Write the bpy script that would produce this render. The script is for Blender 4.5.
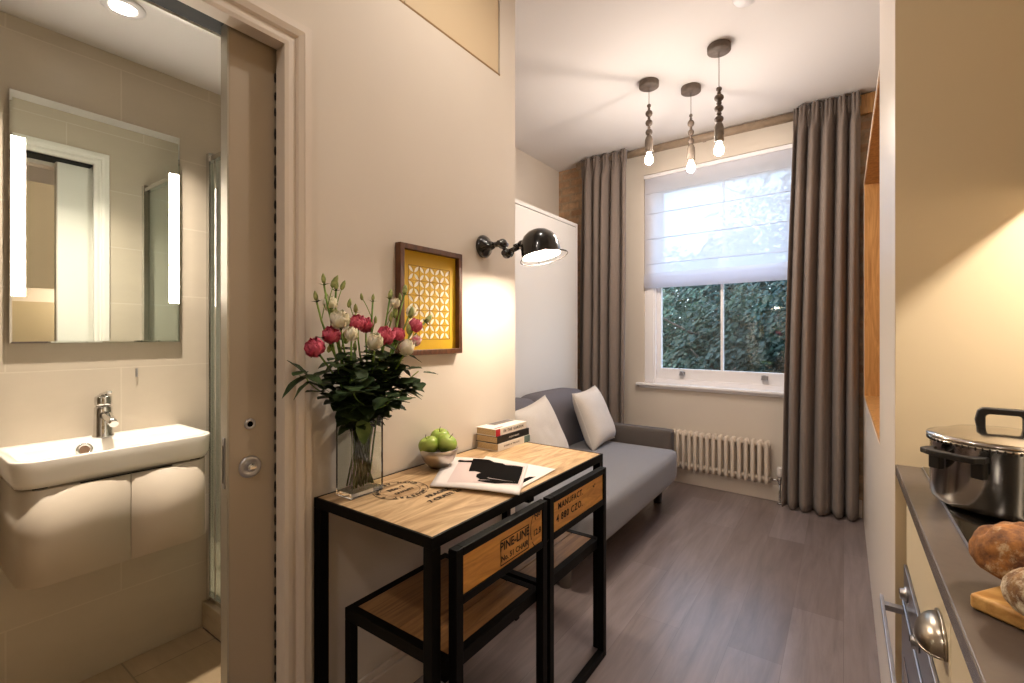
import bpy, bmesh, math, random
from mathutils import Vector, Matrix, noise
R = math.radians
PI = math.pi
sc = bpy.context.scene
COL = sc.collection
for o in list(bpy.data.objects):
    bpy.data.objects.remove(o)

# ------------------------------------------------------------------ camera
cam_data = bpy.data.cameras.new('camera')
cam = bpy.data.objects.new('camera', cam_data); COL.objects.link(cam)
cam.location = (0, 0, 1.25)
cam.rotation_euler = (R(90), 0, R(35.2))
cam_data.sensor_width = 36.0
cam_data.lens = 470 / 1024 * 36
cam_data.shift_y = -7.5 / 1024
cam_data.clip_start = 0.02
sc.camera = cam

# ------------------------------------------------------------------ world and exposure
w = bpy.data.worlds.new('sky'); sc.world = w; w.use_nodes = True
nt = w.node_tree; nt.nodes.clear()
out = nt.nodes.new('ShaderNodeOutputWorld'); bg = nt.nodes.new('ShaderNodeBackground')
sky = nt.nodes.new('ShaderNodeTexSky'); sky.sky_type = 'NISHITA'
sky.sun_disc = False; sky.sun_elevation = R(35); sky.sun_rotation = R(200); sky.dust_density = 2.0
mixw = nt.nodes.new('ShaderNodeMixRGB'); mixw.inputs[0].default_value = 0.6
mixw.inputs[2].default_value = (1.9, 2.3, 3.0, 1)
nt.links.new(sky.outputs[0], mixw.inputs[1]); nt.links.new(mixw.outputs[0], bg.inputs[0])
bg.inputs[1].default_value = 1.0
nt.links.new(bg.outputs[0], out.inputs[0])
vs = sc.view_settings
sc.display_settings.display_device = 'sRGB'
vs.view_transform = 'Standard'; vs.look = 'None'; vs.gamma = 1.0; vs.use_curve_mapping = False
vs.exposure = 0.55
sc.cycles.max_bounces = 10; sc.cycles.transmission_bounces = 8; sc.cycles.transparent_max_bounces = 12
sc.cycles.diffuse_bounces = 5; sc.cycles.sample_clamp_indirect = 6.0
sc.cycles.caustics_reflective = False; sc.cycles.caustics_refractive = False

WARM = (1.0, 0.70, 0.44)
SOFT = (1.0, 0.88, 0.77)
def area(name, loc, size, power, col, rot=(0, 0, 0), size_y=None, spread=None):
    l = bpy.data.lights.new(name, 'AREA'); l.energy = power; l.color = col
    l.shape = 'RECTANGLE' if size_y else 'DISK'; l.size = size
    if size_y: l.size_y = size_y
    if spread: l.spread = spread
    o = bpy.data.objects.new(name, l); o.location = loc; o.rotation_euler = rot; COL.objects.link(o); return o
def point(name, loc, power, col, r=0.03):
    l = bpy.data.lights.new(name, 'POINT'); l.energy = power; l.color = col; l.shadow_soft_size = r
    o = bpy.data.objects.new(name, l); o.location = loc; COL.objects.link(o); return o
KITCHEN_FILL_LIGHTS = [(-0.45, -1.5), (-0.45, -0.45), (-0.70, 1.30)]  # unseen ceiling lamps, added to give the room its soft fill
for x, y in KITCHEN_FILL_LIGHTS:
    area('kitchen_fill_lamp', (x, y, 2.8765), 0.08, 6.5, SOFT)
BATH_LIGHTS = [(-1.878, 0.51)]
for x, y in BATH_LIGHTS:
    area('bathroom_downlight_lamp', (x - 0.015, y, 2.2925), 0.05, 11, (1.0, 0.87, 0.73), spread=R(105))
PENDANTS = [(-1.028, 2.994, 2.737, 2.427), (-0.823, 3.215, 2.702, 2.398), (-0.575, 2.844, 2.646, 2.340)]
for x, y, zt, zb in PENDANTS:
    point('pendant_bulb_lamp', (x, y, zb - 0.042), 12, (1.0, 0.87, 0.76), 0.028)
point('wall_lamp_bulb_lamp', (-0.997, 1.62, 1.592), 21, (1.0, 0.85, 0.69), 0.03)
area('hood_lamp_light', (0.53, 1.27, 1.715), 0.04, 6.5, SOFT, size_y=0.3)

# ------------------------------------------------------------------ colours and materials
def lin(c):
    if isinstance(c, str):
        c = tuple(int(c[i:i+2], 16) / 255 for i in (0, 2, 4))
    return tuple((v / 12.92 if v <= 0.04045 else ((v + 0.055) / 1.055) ** 2.4) for v in c) + (1,)
MATS = {}
def mat(name, col, rough=0.5, metal=0.0, noise_amt=0.0, noise_scale=20.0, bump=0.0, bump_scale=200.0,
        emit=None, emit_s=0, trans=0.0, ior=1.45, coat=0.0, sheen=0.0, stretch=None, spec=None, sss=0.0):
    if name in MATS: return MATS[name]
    m = bpy.data.materials.new(name); m.use_nodes = True; MATS[name] = m
    t = m.node_tree; b = t.nodes['Principled BSDF']; c = lin(col)
    b.inputs['Base Color'].default_value = c; b.inputs['Roughness'].default_value = rough
    b.inputs['Metallic'].default_value = metal
    b.inputs['Transmission Weight'].default_value = trans; b.inputs['IOR'].default_value = ior
    b.inputs['Coat Weight'].default_value = coat; b.inputs['Sheen Weight'].default_value = sheen
    if spec is not None: b.inputs['Specular IOR Level'].default_value = spec
    if emit: b.inputs['Emission Color'].default_value = lin(emit) if isinstance(emit, str) else emit + (1,); b.inputs['Emission Strength'].default_value = emit_s
    tc = t.nodes.new('ShaderNodeTexCoord'); mp = t.nodes.new('ShaderNodeMapping')
    t.links.new(tc.outputs['Object'], mp.inputs[0])
    if stretch: mp.inputs['Scale'].default_value = stretch
    if noise_amt:
        n = t.nodes.new('ShaderNodeTexNoise'); n.inputs['Scale'].default_value = noise_scale; n.inputs['Detail'].default_value = 6
        t.links.new(mp.outputs[0], n.inputs[0])
        r = t.nodes.new('ShaderNodeValToRGB')
        r.color_ramp.elements[0].position = 0.3; r.color_ramp.elements[1].position = 0.7
        r.color_ramp.elements[0].color = tuple(v * (1 - noise_amt) for v in c[:3]) + (1,)
        r.color_ramp.elements[1].color = tuple(min(1, v * (1 + noise_amt)) for v in c[:3]) + (1,)
        t.links.new(n.outputs[0], r.inputs[0]); t.links.new(r.outputs[0], b.inputs['Base Color'])
    if bump:
        n2 = t.nodes.new('ShaderNodeTexNoise'); n2.inputs['Scale'].default_value = bump_scale; n2.inputs['Detail'].default_value = 4
        t.links.new(mp.outputs[0], n2.inputs[0])
        bp = t.nodes.new('ShaderNodeBump'); bp.inputs['Strength'].default_value = bump; bp.inputs['Distance'].default_value = 0.002
        t.links.new(n2.outputs[0], bp.inputs['Height']); t.links.new(bp.outputs[0], b.inputs['Normal'])
    return m

def node_mat(name):
    m = bpy.data.materials.new(name); m.use_nodes = True; MATS[name] = m
    t = m.node_tree; return m, t, t.nodes['Principled BSDF']

def plank_mat(name, c1, c2, grout, width, length, rough, axis='y', gap=0.0015, grain=(1, 18), offs=0.5, bump=0.25, streak=0.35, knots=True):
    """boards or tiles laid in world space; axis = direction of the long side"""
    m, t, b = node_mat(name)
    g = t.nodes.new('ShaderNodeNewGeometry'); sp = t.nodes.new('ShaderNodeSeparateXYZ'); t.links.new(g.outputs['Position'], sp.inputs[0])
    cb = t.nodes.new('ShaderNodeCombineXYZ')
    a, bb = {'y': ('Y', 'X'), 'x': ('X', 'Y'), 'yz': ('Y', 'Z'), 'xz': ('X', 'Z')}[axis]
    t.links.new(sp.outputs[a], cb.inputs[0]); t.links.new(sp.outputs[bb], cb.inputs[1])
    br = t.nodes.new('ShaderNodeTexBrick'); br.offset = offs; br.squash = 1.0
    br.inputs['Scale'].default_value = 1.0; br.inputs['Mortar Size'].default_value = gap; br.inputs['Mortar Smooth'].default_value = 0.1
    br.inputs['Bias'].default_value = 0.0; br.inputs['Brick Width'].default_value = length; br.inputs['Row Height'].default_value = width
    br.inputs['Color1'].default_value = lin(c1); br.inputs['Color2'].default_value = lin(c2); br.inputs['Mortar'].default_value = lin(grout)
    t.links.new(cb.outputs[0], br.inputs[0])
    mp = t.nodes.new('ShaderNodeMapping'); mp.inputs['Scale'].default_value = (grain[0], grain[1], 1); t.links.new(cb.outputs[0], mp.inputs[0])
    n = t.nodes.new('ShaderNodeTexNoise'); n.inputs['Scale'].default_value = 2.2; n.inputs['Detail'].default_value = 8; n.inputs['Roughness'].default_value = 0.65
    n.inputs['Distortion'].default_value = 0.6 if knots else 0.1
    t.links.new(mp.outputs[0], n.inputs[0])
    r = t.nodes.new('ShaderNodeValToRGB'); r.color_ramp.elements[0].position = 0.3; r.color_ramp.elements[1].position = 0.72
    r.color_ramp.elements[0].color = (1 - streak, 1 - streak, 1 - streak, 1); r.color_ramp.elements[1].color = (1, 1, 1, 1)
    t.links.new(n.outputs[0], r.inputs[0])
    mx = t.nodes.new('ShaderNodeMixRGB'); mx.blend_type = 'MULTIPLY'; mx.inputs[0].default_value = 1
    t.links.new(br.outputs['Color'], mx.inputs[1]); t.links.new(r.outputs[0], mx.inputs[2]); t.links.new(mx.outputs[0], b.inputs['Base Color'])
    b.inputs['Roughness'].default_value = rough
    bp = t.nodes.new('ShaderNodeBump'); bp.inputs['Strength'].default_value = bump; bp.inputs['Distance'].default_value = 0.002
    inv = t.nodes.new('ShaderNodeMath'); inv.operation = 'SUBTRACT'; inv.inputs[0].default_value = 1
    t.links.new(br.outputs['Fac'], inv.inputs[1]); t.links.new(inv.outputs[0], bp.inputs['Height']); t.links.new(bp.outputs[0], b.inputs['Normal'])
    return m

def wood_mat(name, dark, light, axis_scale=(12, 1.2, 12), rough=0.5, scale=3.0, dist=2.0, planks=None):
    """grainy timber; axis_scale squeezes the grain so that it runs along the small number"""
    m, t, b = node_mat(name)
    tc = t.nodes.new('ShaderNodeTexCoord'); mp = t.nodes.new('ShaderNodeMapping'); mp.inputs['Scale'].default_value = axis_scale
    t.links.new(tc.outputs['Object'], mp.inputs[0])
    n = t.nodes.new('ShaderNodeTexNoise'); n.inputs['Scale'].default_value = scale; n.inputs['Detail'].default_value = 7
    n.inputs['Roughness'].default_value = 0.62; n.inputs['Distortion'].default_value = dist; t.links.new(mp.outputs[0], n.inputs[0])
    r = t.nodes.new('ShaderNodeValToRGB'); r.color_ramp.elements[0].position = 0.32; r.color_ramp.elements[1].position = 0.66
    r.color_ramp.elements[0].color = lin(dark); r.color_ramp.elements[1].color = lin(light)
    t.links.new(n.outputs[0], r.inputs[0]); t.links.new(r.outputs[0], b.inputs['Base Color'])
    b.inputs['Roughness'].default_value = rough
    bp = t.nodes.new('ShaderNodeBump'); bp.inputs['Strength'].default_value = 0.2; bp.inputs['Distance'].default_value = 0.001
    t.links.new(n.outputs[0], bp.inputs['Height']); t.links.new(bp.outputs[0], b.inputs['Normal'])
    return m

M_wall = mat('wall_paint', 'd3c9bc', 0.7, noise_amt=0.015, noise_scale=3, bump=0.08, bump_scale=60)
M_ceil = mat('ceiling_paint', 'dcd8d6', 0.8, bump=0.05, bump_scale=40)
M_trim = mat('trim_gloss', 'd6cabd', 0.45)
M_white = mat('white_joinery', 'eceaec', 0.4, coat=0.15)
M_cabwhite = mat('white_cabinet', 'dcd8d3', 0.45)
M_doorleaf = mat('sliding_door_paint', 'a99b88', 0.45)
M_cream = mat('cream_lacquer', 'cfbf9f', 0.5, noise_amt=0.02, noise_scale=2)
M_hatch = mat('hatch_paint', 'cbb695', 0.5)
M_cheek = mat('cheek_cream', 'd3c19f', 0.5, noise_amt=0.02, noise_scale=2)
M_black = mat('black_steel', '040302', 0.55, spec=0.15, noise_amt=0.2, noise_scale=40)
M_chrome = mat('chrome', 'dcdcdc', 0.08, metal=1.0)
M_steel = mat('brushed_steel', 'a8a4a0', 0.22, metal=1.0, bump=0.12, bump_scale=60, stretch=(1, 1, 40))
M_steelmat = mat('satin_steel', 'b6b6bc', 0.35, metal=1.0)
M_porc = mat('white_ceramic', 'ece6dc', 0.12, coat=0.5)
M_vanity = mat('vanity_gloss', 'c3b6a4', 0.4)
M_dark = mat('dark_gap', '0c0a09', 0.7)
M_bulb = mat('lit_bulb', 'fff0d8', 0.3, emit=(1.0, 0.86, 0.66), emit_s=22)
M_strip = mat('lit_strip', 'ffffff', 0.3, emit=(1.0, 0.90, 0.76), emit_s=38)
M_down = mat('lit_downlight', 'ffffff', 0.3, emit=(1.0, 0.9, 0.74), emit_s=8)
M_concrete = mat('pendant_wood', '66594f', 0.6, noise_amt=0.25, noise_scale=30, bump=0.3, bump_scale=80)
M_curtain = mat('curtain_cloth', '7d7169', 0.9, noise_amt=0.06, noise_scale=120, bump=0.25, bump_scale=500, sheen=0.15)
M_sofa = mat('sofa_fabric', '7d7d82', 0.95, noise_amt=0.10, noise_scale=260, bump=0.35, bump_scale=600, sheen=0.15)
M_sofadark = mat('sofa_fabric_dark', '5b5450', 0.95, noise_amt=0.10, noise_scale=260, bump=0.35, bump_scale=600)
M_linen = mat('linen', 'cfc8c0', 0.9, noise_amt=0.07, noise_scale=220, bump=0.4, bump_scale=500)
M_rad = mat('radiator_enamel', 'd6cabb', 0.35, coat=0.2)
M_floor = plank_mat('oak_laminate', '8f8280', '7a6c68', '685e5a', 0.19, 1.25, 0.30, 'y', 0.0007, (0.9, 9), 0.37, 0.1, 0.42)
M_bfloor = plank_mat('bathroom_tile_floor', 'b39c7e', 'a89272', '8d7c66', 0.30, 0.60, 0.3, 'x', 0.003, (1, 6), 0.5, 0.4, 0.25)
M_tile = plank_mat('bathroom_wall_tile', 'c6bba9', 'c2b7a5', 'cfc5b4', 0.281, 0.6, 0.32, 'yz', 0.0025, (1.5, 3), 0.5, 0.3, 0.08, False)
M_tilex = plank_mat('bathroom_wall_tile_cross', 'c6bba9', 'c2b7a5', 'cfc5b4', 0.281, 0.6, 0.32, 'xz', 0.0025, (1.5, 3), 0.5, 0.3, 0.08, False)
M_brick = plank_mat('old_brick', 'd4b08c', 'b8916e', 'bfa688', 0.075, 0.21, 0.9, 'xz', 0.012, (9, 9), 0.5, 1.0, 0.45)
M_mango = wood_mat('mango_wood', '93714a', 'd3b48a', (5, 0.8, 5), 0.42, 3.2, 2.6)
M_mangoseat = wood_mat('mango_wood_seat', '6e4c30', 'a27a50', (14, 1.0, 14), 0.35, 3.2, 1.2)
M_mangoback = wood_mat('mango_wood_back', 'a8702c', 'd79c48', (9, 1.2, 9), 0.42, 3.0, 2.2)
M_niche = wood_mat('niche_veneer', 'a0703c', 'd0a062', (10, 10, 0.9), 0.4, 3.0, 1.8)
M_picframe = wood_mat('picture_frame_wood', '3a2010', '6e4426', (8, 8, 2), 0.45, 5.0, 1.0)
M_pole = mat('curtain_pole_wood', '8c7a66', 0.45, noise_amt=0.15, noise_scale=25)
M_board = wood_mat('board_wood', 'bf8a48', 'e6b870', (3, 14, 14), 0.45, 4.0, 1.0)
M_ink = mat('stamp_ink', '1f140c', 0.7)
M_worktop = mat('worktop_stone', '554b44', 0.3, noise_amt=0.1, noise_scale=60, bump=0.02)
M_glassblack = mat('hob_glass', '060606', 0.05, coat=0.5)

# ------------------------------------------------------------------ mesh building
class MB:
    def __init__(s): s.bm = bmesh.new(); s.mi = 0
    def _f(s, vs, smooth=False):
        try:
            f = s.bm.faces.new(vs); f.smooth = smooth; f.material_index = s.mi; return f
        except ValueError: return None
    def box(s, x0, x1, y0, y1, z0, z1):
        v = [s.bm.verts.new((x, y, z)) for x in (x0, x1) for y in (y0, y1) for z in (z0, z1)]
        for q in ((0, 1, 3, 2), (4, 6, 7, 5), (0, 4, 5, 1), (2, 3, 7, 6), (0, 2, 6, 4), (1, 5, 7, 3)): s._f([v[i] for i in q])
        return s
    def quad(s, a, b, c, d, smooth=False):
        s._f([s.bm.verts.new(p) for p in (a, b, c, d)], smooth); return s
    def poly(s, pts): s._f([s.bm.verts.new(p) for p in pts]); return s
    def prism(s, pts, ext):
        """closed polygon of 3-D points extruded by the vector ext"""
        a = [s.bm.verts.new(p) for p in pts]; b = [s.bm.verts.new(Vector(p) + Vector(ext)) for p in pts]
        n = len(pts); s._f(a[::-1]); s._f(b)
        for i in range(n): s._f([a[i], a[(i+1) % n], b[(i+1) % n], b[i]])
        return s
    def frame(s, p, axis):
        z = Vector(axis).normalized(); x = z.orthogonal().normalized(); y = z.cross(x); return Vector(p), x, y, z
    def lathe(s, prof, c=(0, 0, 0), axis=(0, 0, 1), seg=24, cap=True, smooth=True, a0=0, a1=2*PI, squash=1.0):
        """profile of (radius, height) spun about axis"""
        p, x, y, z = s.frame(c, axis); rings = []
        full = abs(a1 - a0 - 2*PI) < 1e-6; n = seg if full else seg + 1
        for r, h in prof:
            rings.append([s.bm.verts.new(p + z*h + x*(r*math.cos(a0+(a1-a0)*i/seg)) + y*(r*squash*math.sin(a0+(a1-a0)*i/seg))) for i in range(n)])
        for a, b in zip(rings, rings[1:]):
            for i in range(seg): s._f([a[i], a[(i+1) % n], b[(i+1) % n], b[i]], smooth)
        if cap and full:
            if prof[0][0] > 1e-5: s._f(rings[0][::-1])
            if prof[-1][0] > 1e-5: s._f(rings[-1])
        return s
    def cyl(s, a, b, r, r2=None, seg=16):
        a, b = Vector(a), Vector(b); return s.lathe([(r, 0), (r if r2 is None else r2, (b-a).length)], a, b-a, seg)
    def ball(s, c, r, sx=1, sy=1, sz=1, seg=16):
        rings = []
        n = seg // 2
        top = s.bm.verts.new(Vector(c) + Vector((0, 0, r*sz))); bot = s.bm.verts.new(Vector(c) - Vector((0, 0, r*sz)))
        for j in range(1, n):
            t = PI * j / n
            rings.append([s.bm.verts.new(Vector(c) + Vector((r*sx*math.sin(t)*math.cos(2*PI*i/seg), r*sy*math.sin(t)*math.sin(2*PI*i/seg), r*sz*math.cos(t)))) for i in range(seg)])
        for i in range(seg):
            s._f([top, rings[0][i], rings[0][(i+1) % seg]], True); s._f([bot, rings[-1][(i+1) % seg], rings[-1][i]], True)
        for a, b in zip(rings, rings[1:]):
            for i in range(seg): s._f([a[i], b[i], b[(i+1) % seg], a[(i+1) % seg]], True)
        return s
    def tube(s, pts, r, seg=10, closed=False, rs=None):
        pts = [Vector(p) for p in pts]; rings = []; n = len(pts); up = None
        for k, p in enumerate(pts):
            d = (pts[(k+1) % n] - pts[k-1]) if closed else (pts[min(k+1, n-1)] - pts[max(k-1, 0)])
            d.normalize()
            if up is None: up = d.orthogonal().normalized()
            up = (up - d * up.dot(d)).normalized(); y = d.cross(up); rr = rs[k] if rs else r
            rings.append([s.bm.verts.new(p + up*rr*math.cos(2*PI*i/seg) + y*rr*math.sin(2*PI*i/seg)) for i in range(seg)])
        pairs = list(zip(rings, rings[1:])) + ([(rings[-1], rings[0])] if closed else [])
        for a, b in pairs:
            for i in range(seg): s._f([a[i], a[(i+1) % seg], b[(i+1) % seg], b[i]], True)
        if not closed: s._f(rings[0][::-1]); s._f(rings[-1])
        return s
    def grid(s, fn, nu, nv, closed_u=False):
        g = [[s.bm.verts.new(fn(i/nu, j/nv)) for j in range(nv+1)] for i in range(nu if closed_u else nu+1)]
        m = len(g)
        for i in range(nu):
            for j in range(nv): s._f([g[i][j], g[(i+1) % m][j], g[(i+1) % m][j+1], g[i][j+1]], True)
        return s
    def build(s, name, m, parent=None, bevel=0, seg=2, local=False, solid=0, sub=0, smooth_all=False, norm=True):
        if norm: bmesh.ops.recalc_face_normals(s.bm, faces=s.bm.faces[:])
        if parent is not None and not local:
            off = base_of(parent)
            for v in s.bm.verts: v.co -= off
        me = bpy.data.meshes.new(name); s.bm.to_mesh(me); s.bm.free()
        for mm in (m if isinstance(m, (list, tuple)) else [m]): me.materials.append(mm)
        if smooth_all:
            for p in me.polygons: p.use_smooth = True
        o = bpy.data.objects.new(name, me); COL.objects.link(o)
        if parent is not None: o.parent = parent
        if solid:
            md = o.modifiers.new('solid', 'SOLIDIFY'); md.thickness = solid; md.offset = 0
        if bevel:
            md = o.modifiers.new('bevel', 'BEVEL'); md.width = bevel; md.segments = seg; md.limit_method = 'ANGLE'; md.angle_limit = R(40)
            if seg > 2:
                for p in me.polygons: p.use_smooth = True
                me.shade_flat() if False else None
                wn = o.modifiers.new('wn', 'WEIGHTED_NORMAL'); wn.keep_sharp = True
        if sub:
            md = o.modifiers.new('sub', 'SUBSURF'); md.levels = sub; md.render_levels = sub
        return o
def base_of(o):
    v = Vector((0, 0, 0))
    while o is not None: v += o.location; o = o.parent
    return v
def tag(o, label=None, cat=None, group=None, kind=None):
    if label: o['label'] = label
    if cat: o['category'] = cat
    if group: o['group'] = group
    if kind: o['kind'] = kind
    return o
def thing(name, loc, label, cat, group=None, rz=0):
    o = bpy.data.objects.new(name, None); COL.objects.link(o); o.location = loc; o.rotation_euler = (0, 0, rz)
    o.empty_display_size = 0.05
    return tag(o, label, cat, group)
def struct(o, label): return tag(o, label, None, None, 'structure')
def clone(o, parent=None):
    c = o.copy(); COL.objects.link(c)
    if parent is not None: c.parent = parent
    for ch in list(o.children): clone(ch, c)
    return c
def box(name, x0, x1, y0, y1, z0, z1, m, parent=None, bevel=0, seg=2, local=False):
    return MB().box(x0, x1, y0, y1, z0, z1).build(name, m, parent, bevel, seg, local)
# ------------------------------------------------------------------ THE SETTING
XL = -1.274          # face of the left wall
XB = -2.23           # bathroom basin wall
ZC = 2.88
SKEW = R(-3.6)       # the window wall is a little out of square
WO = Vector((-0.812, 4.052, 0))
WM = Matrix.Translation(WO) @ Matrix.Rotation(SKEW, 4, 'Z')
def wy(x): return WO.y + (x - WO.x) * math.tan(SKEW)     # wall face at a given x
def skewed(mb):
    for v in mb.bm.verts: v.co = WM @ v.co
    return mb

struct(box('floor', -2.45, 0.80, -2.6, 4.3, -0.06, 0.0, M_floor), 'grey-brown oak laminate boards running towards the window')
struct(box('floor_bathroom', XB, XL - 0.03, -1.4, 0.87, 0.0, 0.006, M_bfloor), 'beige stone-look tile floor of the bathroom')
struct(box('ceiling', -2.45, 0.80, -2.6, 4.3, ZC, ZC + 0.08, M_ceil), 'plain white painted ceiling over the living space')
struct(box('ceiling_bathroom', XB, XL - 0.137, -1.4, 1.70, 2.296, 2.33, M_ceil), 'lower white ceiling of the bathroom')
# left wall with the doorway (y from -0.03 to 0.70, up to 2.05)
mb = MB()
TX = XL - 0.137
mb.box(TX, XL, -2.6, -0.045, 0, ZC); mb.box(XL - 0.035, XL, -0.045, 0.7155, 2.0605, ZC); mb.box(TX, XL - 0.035, -0.045, 0.7155, 2.091, ZC); mb.box(TX, TX + 0.009, -0.045, 0.7155, 2.0906, 2.0908)
mb.box(XL - 0.035, XL, 0.7155, 1.832, 0, 2.42); mb.box(TX, XL - 0.085, 0.7155, 1.832, 0, ZC)
mb.box(XL - 0.085, XL - 0.035, 1.45, 1.832, 0, ZC); mb.box(XL - 0.035, XL, 1.711, 1.832, 2.42, ZC)
struct(mb.build('wall_left', M_wall), 'warm off-white painted wall between bathroom and table')
struct(box('wall_recess_return', -2.34, TX, 1.75, 1.832, 0, ZC, M_wall), 'painted side of the recess behind the sofa')
struct(box('wall_recess', -2.42, -2.34, 1.70, 4.25, 0, ZC, M_wall), 'painted wall above and behind the fold-down bed cabinet')
struct(box('wall_bathroom', XB - 0.06, XB, -1.4, 1.70, 0, 2.35, M_tile), 'large beige tiles behind the basin')
struct(box('wall_bathroom_end', XB, TX, 1.70, 1.7495, 0, 2.35, M_tilex), 'tiled end wall of the shower')
struct(box('wall_bathroom_near', XB, TX, -1.45, -1.40, 0, 2.35, M_tilex), 'tiled wall at the near end of the bathroom')
mb = MB(); mb.box(TX - 0.01, TX, -1.4, -0.09, 0, 2.30); mb.box(TX - 0.01, TX, 0.75, 1.70, 0, 2.30); mb.box(TX - 0.01, TX, -0.09, 0.75, 2.13, 2.30)
struct(mb.build('wall_bathroom_door_side', M_tile), 'tiled inner face of the doorway wall')
struct(box('wall_kitchen', 0.72, 0.80, -2.6, 4.25, 0, ZC, M_wall), 'painted wall behind the kitchen worktop')
struct(box('wall_near', -1.6, 0.80, -2.68, -2.6, 0, ZC, M_wall), 'painted wall at the near end of the kitchen')
# window wall: plaster around the opening, brick piers at both ends
def wl(x): return (x - WO.x) / math.cos(SKEW)
FX0, FX1 = -0.640, 0.640     # window frame, local x
mb = MB()
mb.box(wl(-1.93), FX0, 0, 0.25, 0, ZC); mb.box(FX1, wl(0.0), 0, 0.25, 0, ZC)
mb.box(FX0, FX1, 0, 0.25, 0, 0.80); mb.box(FX0, FX1, 0, 0.25, 2.66, ZC)
struct(skewed(mb).build('wall_back', M_wall), 'cream plastered wall around and below the window')
struct(skewed(MB().box(wl(-2.42), wl(-1.93), -0.012, 0.25, 0, ZC)).build('wall_back_brick', M_brick, ), 'exposed old brick pier left of the curtains')
struct(skewed(MB().box(wl(0.0), wl(0.719), -0.012, 0.25, 0, ZC)).build('wall_back_brick_right', M_brick), 'exposed old brick behind the right curtain')
# timber lintel strip showing right of the curtain
struct(skewed(MB().box(wl(-0.1), wl(0.715), -0.035, -0.012, 2.735, 2.865)).build('trim_1', M_niche), 'old timber plate under the ceiling beside the right curtain')
# right-hand built-in block with the timber niche
XR, YC = 0.11, 1.584
mb = MB()
NY0, NY1, NZ0, NZ1, ND = 2.22, 3.86, 0.835, 2.24, 0.42
mb.box(XR, 0.72, YC, NY0, 0, ZC); mb.box(XR, 0.72, NY1, 3.985, 0, NZ1 + 0.022)
mb.box(XR, 0.72, NY0, NY1, 0, NZ0); mb.box(XR, 0.72, NY0, NY1, NZ1, NZ1 + 0.022); mb.box(XR + ND, 0.72, NY0, NY1, NZ0, NZ1)
wr = struct(mb.build('wall_right', mat('wall_right_paint', 'dcd2c6', 0.32, spec=0.6)), 'tall cream built-in block with a timber niche beside the kitchen')
mb = MB(); e = 0.012
mb.box(XR + 0.002, XR + ND, NY0, NY0 + e, NZ0, NZ1); mb.box(XR + 0.002, XR + ND, NY1 - e, NY1, NZ0, NZ1)
mb.box(XR + 0.002, XR + ND, NY0 + e, NY1 - e, NZ0, NZ0 + e); mb.box(XR + 0.002, XR + ND, NY0 + e, NY1 - e, NZ1 - e, NZ1)
mb.box(XR + ND - e, XR + ND, NY0 + e, NY1 - e, NZ0 + e, NZ1 - e)
mb.build('niche_lining', M_niche, wr)
box('side_panel', XR + 0.001, 0.718, YC - 0.004, YC - 0.0005, 0, ZC, M_cheek, wr)
# skirtings
def skirting(name, pts_box, label): struct(pts_box.build(name, M_trim, None, 0.004, 2), label)
mb = MB(); mb.box(XL, XL + 0.016, 0.80, 1.848, 0, 0.115); mb.box(XL, XL + 0.009, 0.80, 1.841, 0.115, 0.138)
skirting('baseboard_left', mb, 'cream moulded skirting below the wall behind the table')
mb = MB(); mb.box(wl(-1.92), wl(0.105), -0.018, 0, 0, 0.12); mb.box(wl(-1.92), wl(0.105), -0.010, 0, 0.12, 0.145)
skirting('baseboard_back', skewed(mb), 'cream skirting below the radiator')
mb = MB(); mb.box(XR - 0.014, XR - 0.004, YC + 0.02, 3.98, 0, 0.0)
mb.bm.free()

# doorway: lining, mouldings, pocket track
mb = MB()
mb.box(XL - 0.035, XL + 0.002, 0.70, 0.715, 0, 2.05); mb.box(TX, XL + 0.002, -0.045, -0.03, 0, 2.05)
mb.box(XL - 0.035, XL + 0.002, -0.045, 0.715, 2.052, 2.0604); mb.box(TX, TX + 0.010, -0.045, 0.715, 2.080, 2.0905)
trim = struct(mb.build('trim_2', M_trim, None, 0.002), 'cream door lining of the bathroom doorway')
mb = MB()
prof = [(0.0, 0.0), (0.0, 0.016), (0.010, 0.019), (0.022, 0.019), (0.026, 0.013), (0.034, 0.013), (0.038, 0.021), (0.052, 0.026), (0.055, 0.021), (0.057, 0.022), (0.0765, 0.022), (0.078, 0.019), (0.078, 0.0)]
def casing(mb, face, sgn, y_in, y_out_dir, zt, y_other):
    """mitred moulding around the opening on the wall face x=face"""
    loops = []
    for corner in range(4):
        ring = []
        for o_, d_ in prof:
            x = face + sgn * d_
            if corner == 0: p = (x, y_in + o_, 0)
            elif corner == 1: p = (x, y_in + o_, zt + o_)
            elif corner == 2: p = (x, y_other - o_, zt + o_)
            else: p = (x, y_other - o_, 0)
            ring.append(mb.bm.verts.new(p))
        loops.append(ring)
    for a, b in zip(loops, loops[1:]):
        for i in range(len(prof)): mb._f([a[i], a[(i+1) % len(prof)], b[(i+1) % len(prof)], b[i]])
    mb._f(loops[0]); mb._f(loops[-1])
casing(mb, XL, 1, 0.697, 1, 2.050, -0.028)
mb.build('architrave', M_trim, trim)
mb = MB(); prof[:] = [(o_ * 0.75, d_ * 0.8) for o_, d_ in prof]; casing(mb, TX - 0.01, -1, 0.697, 1, 2.078, -0.028)
mb.build('inner_architrave', mat('inner_architrave_white', 'e4e2da', 0.4), trim)
mb = MB(); mb.box(TX + 0.0105, XL - 0.0355, -0.03, 0.70, 2.0725, 2.09)
mb.build('track', M_dark, trim)
mb = MB()
random.seed(3)
for i in range(40):
    z = 0.02 + i * 0.05 + random.uniform(-.01, .01)
    mb.ball((XL - 0.040, 0.7005, z), 0.006, 0.6, 0.5, 2.2 + random.random(), 8)
mb.build('brush_seal', M_dark, trim)
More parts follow.
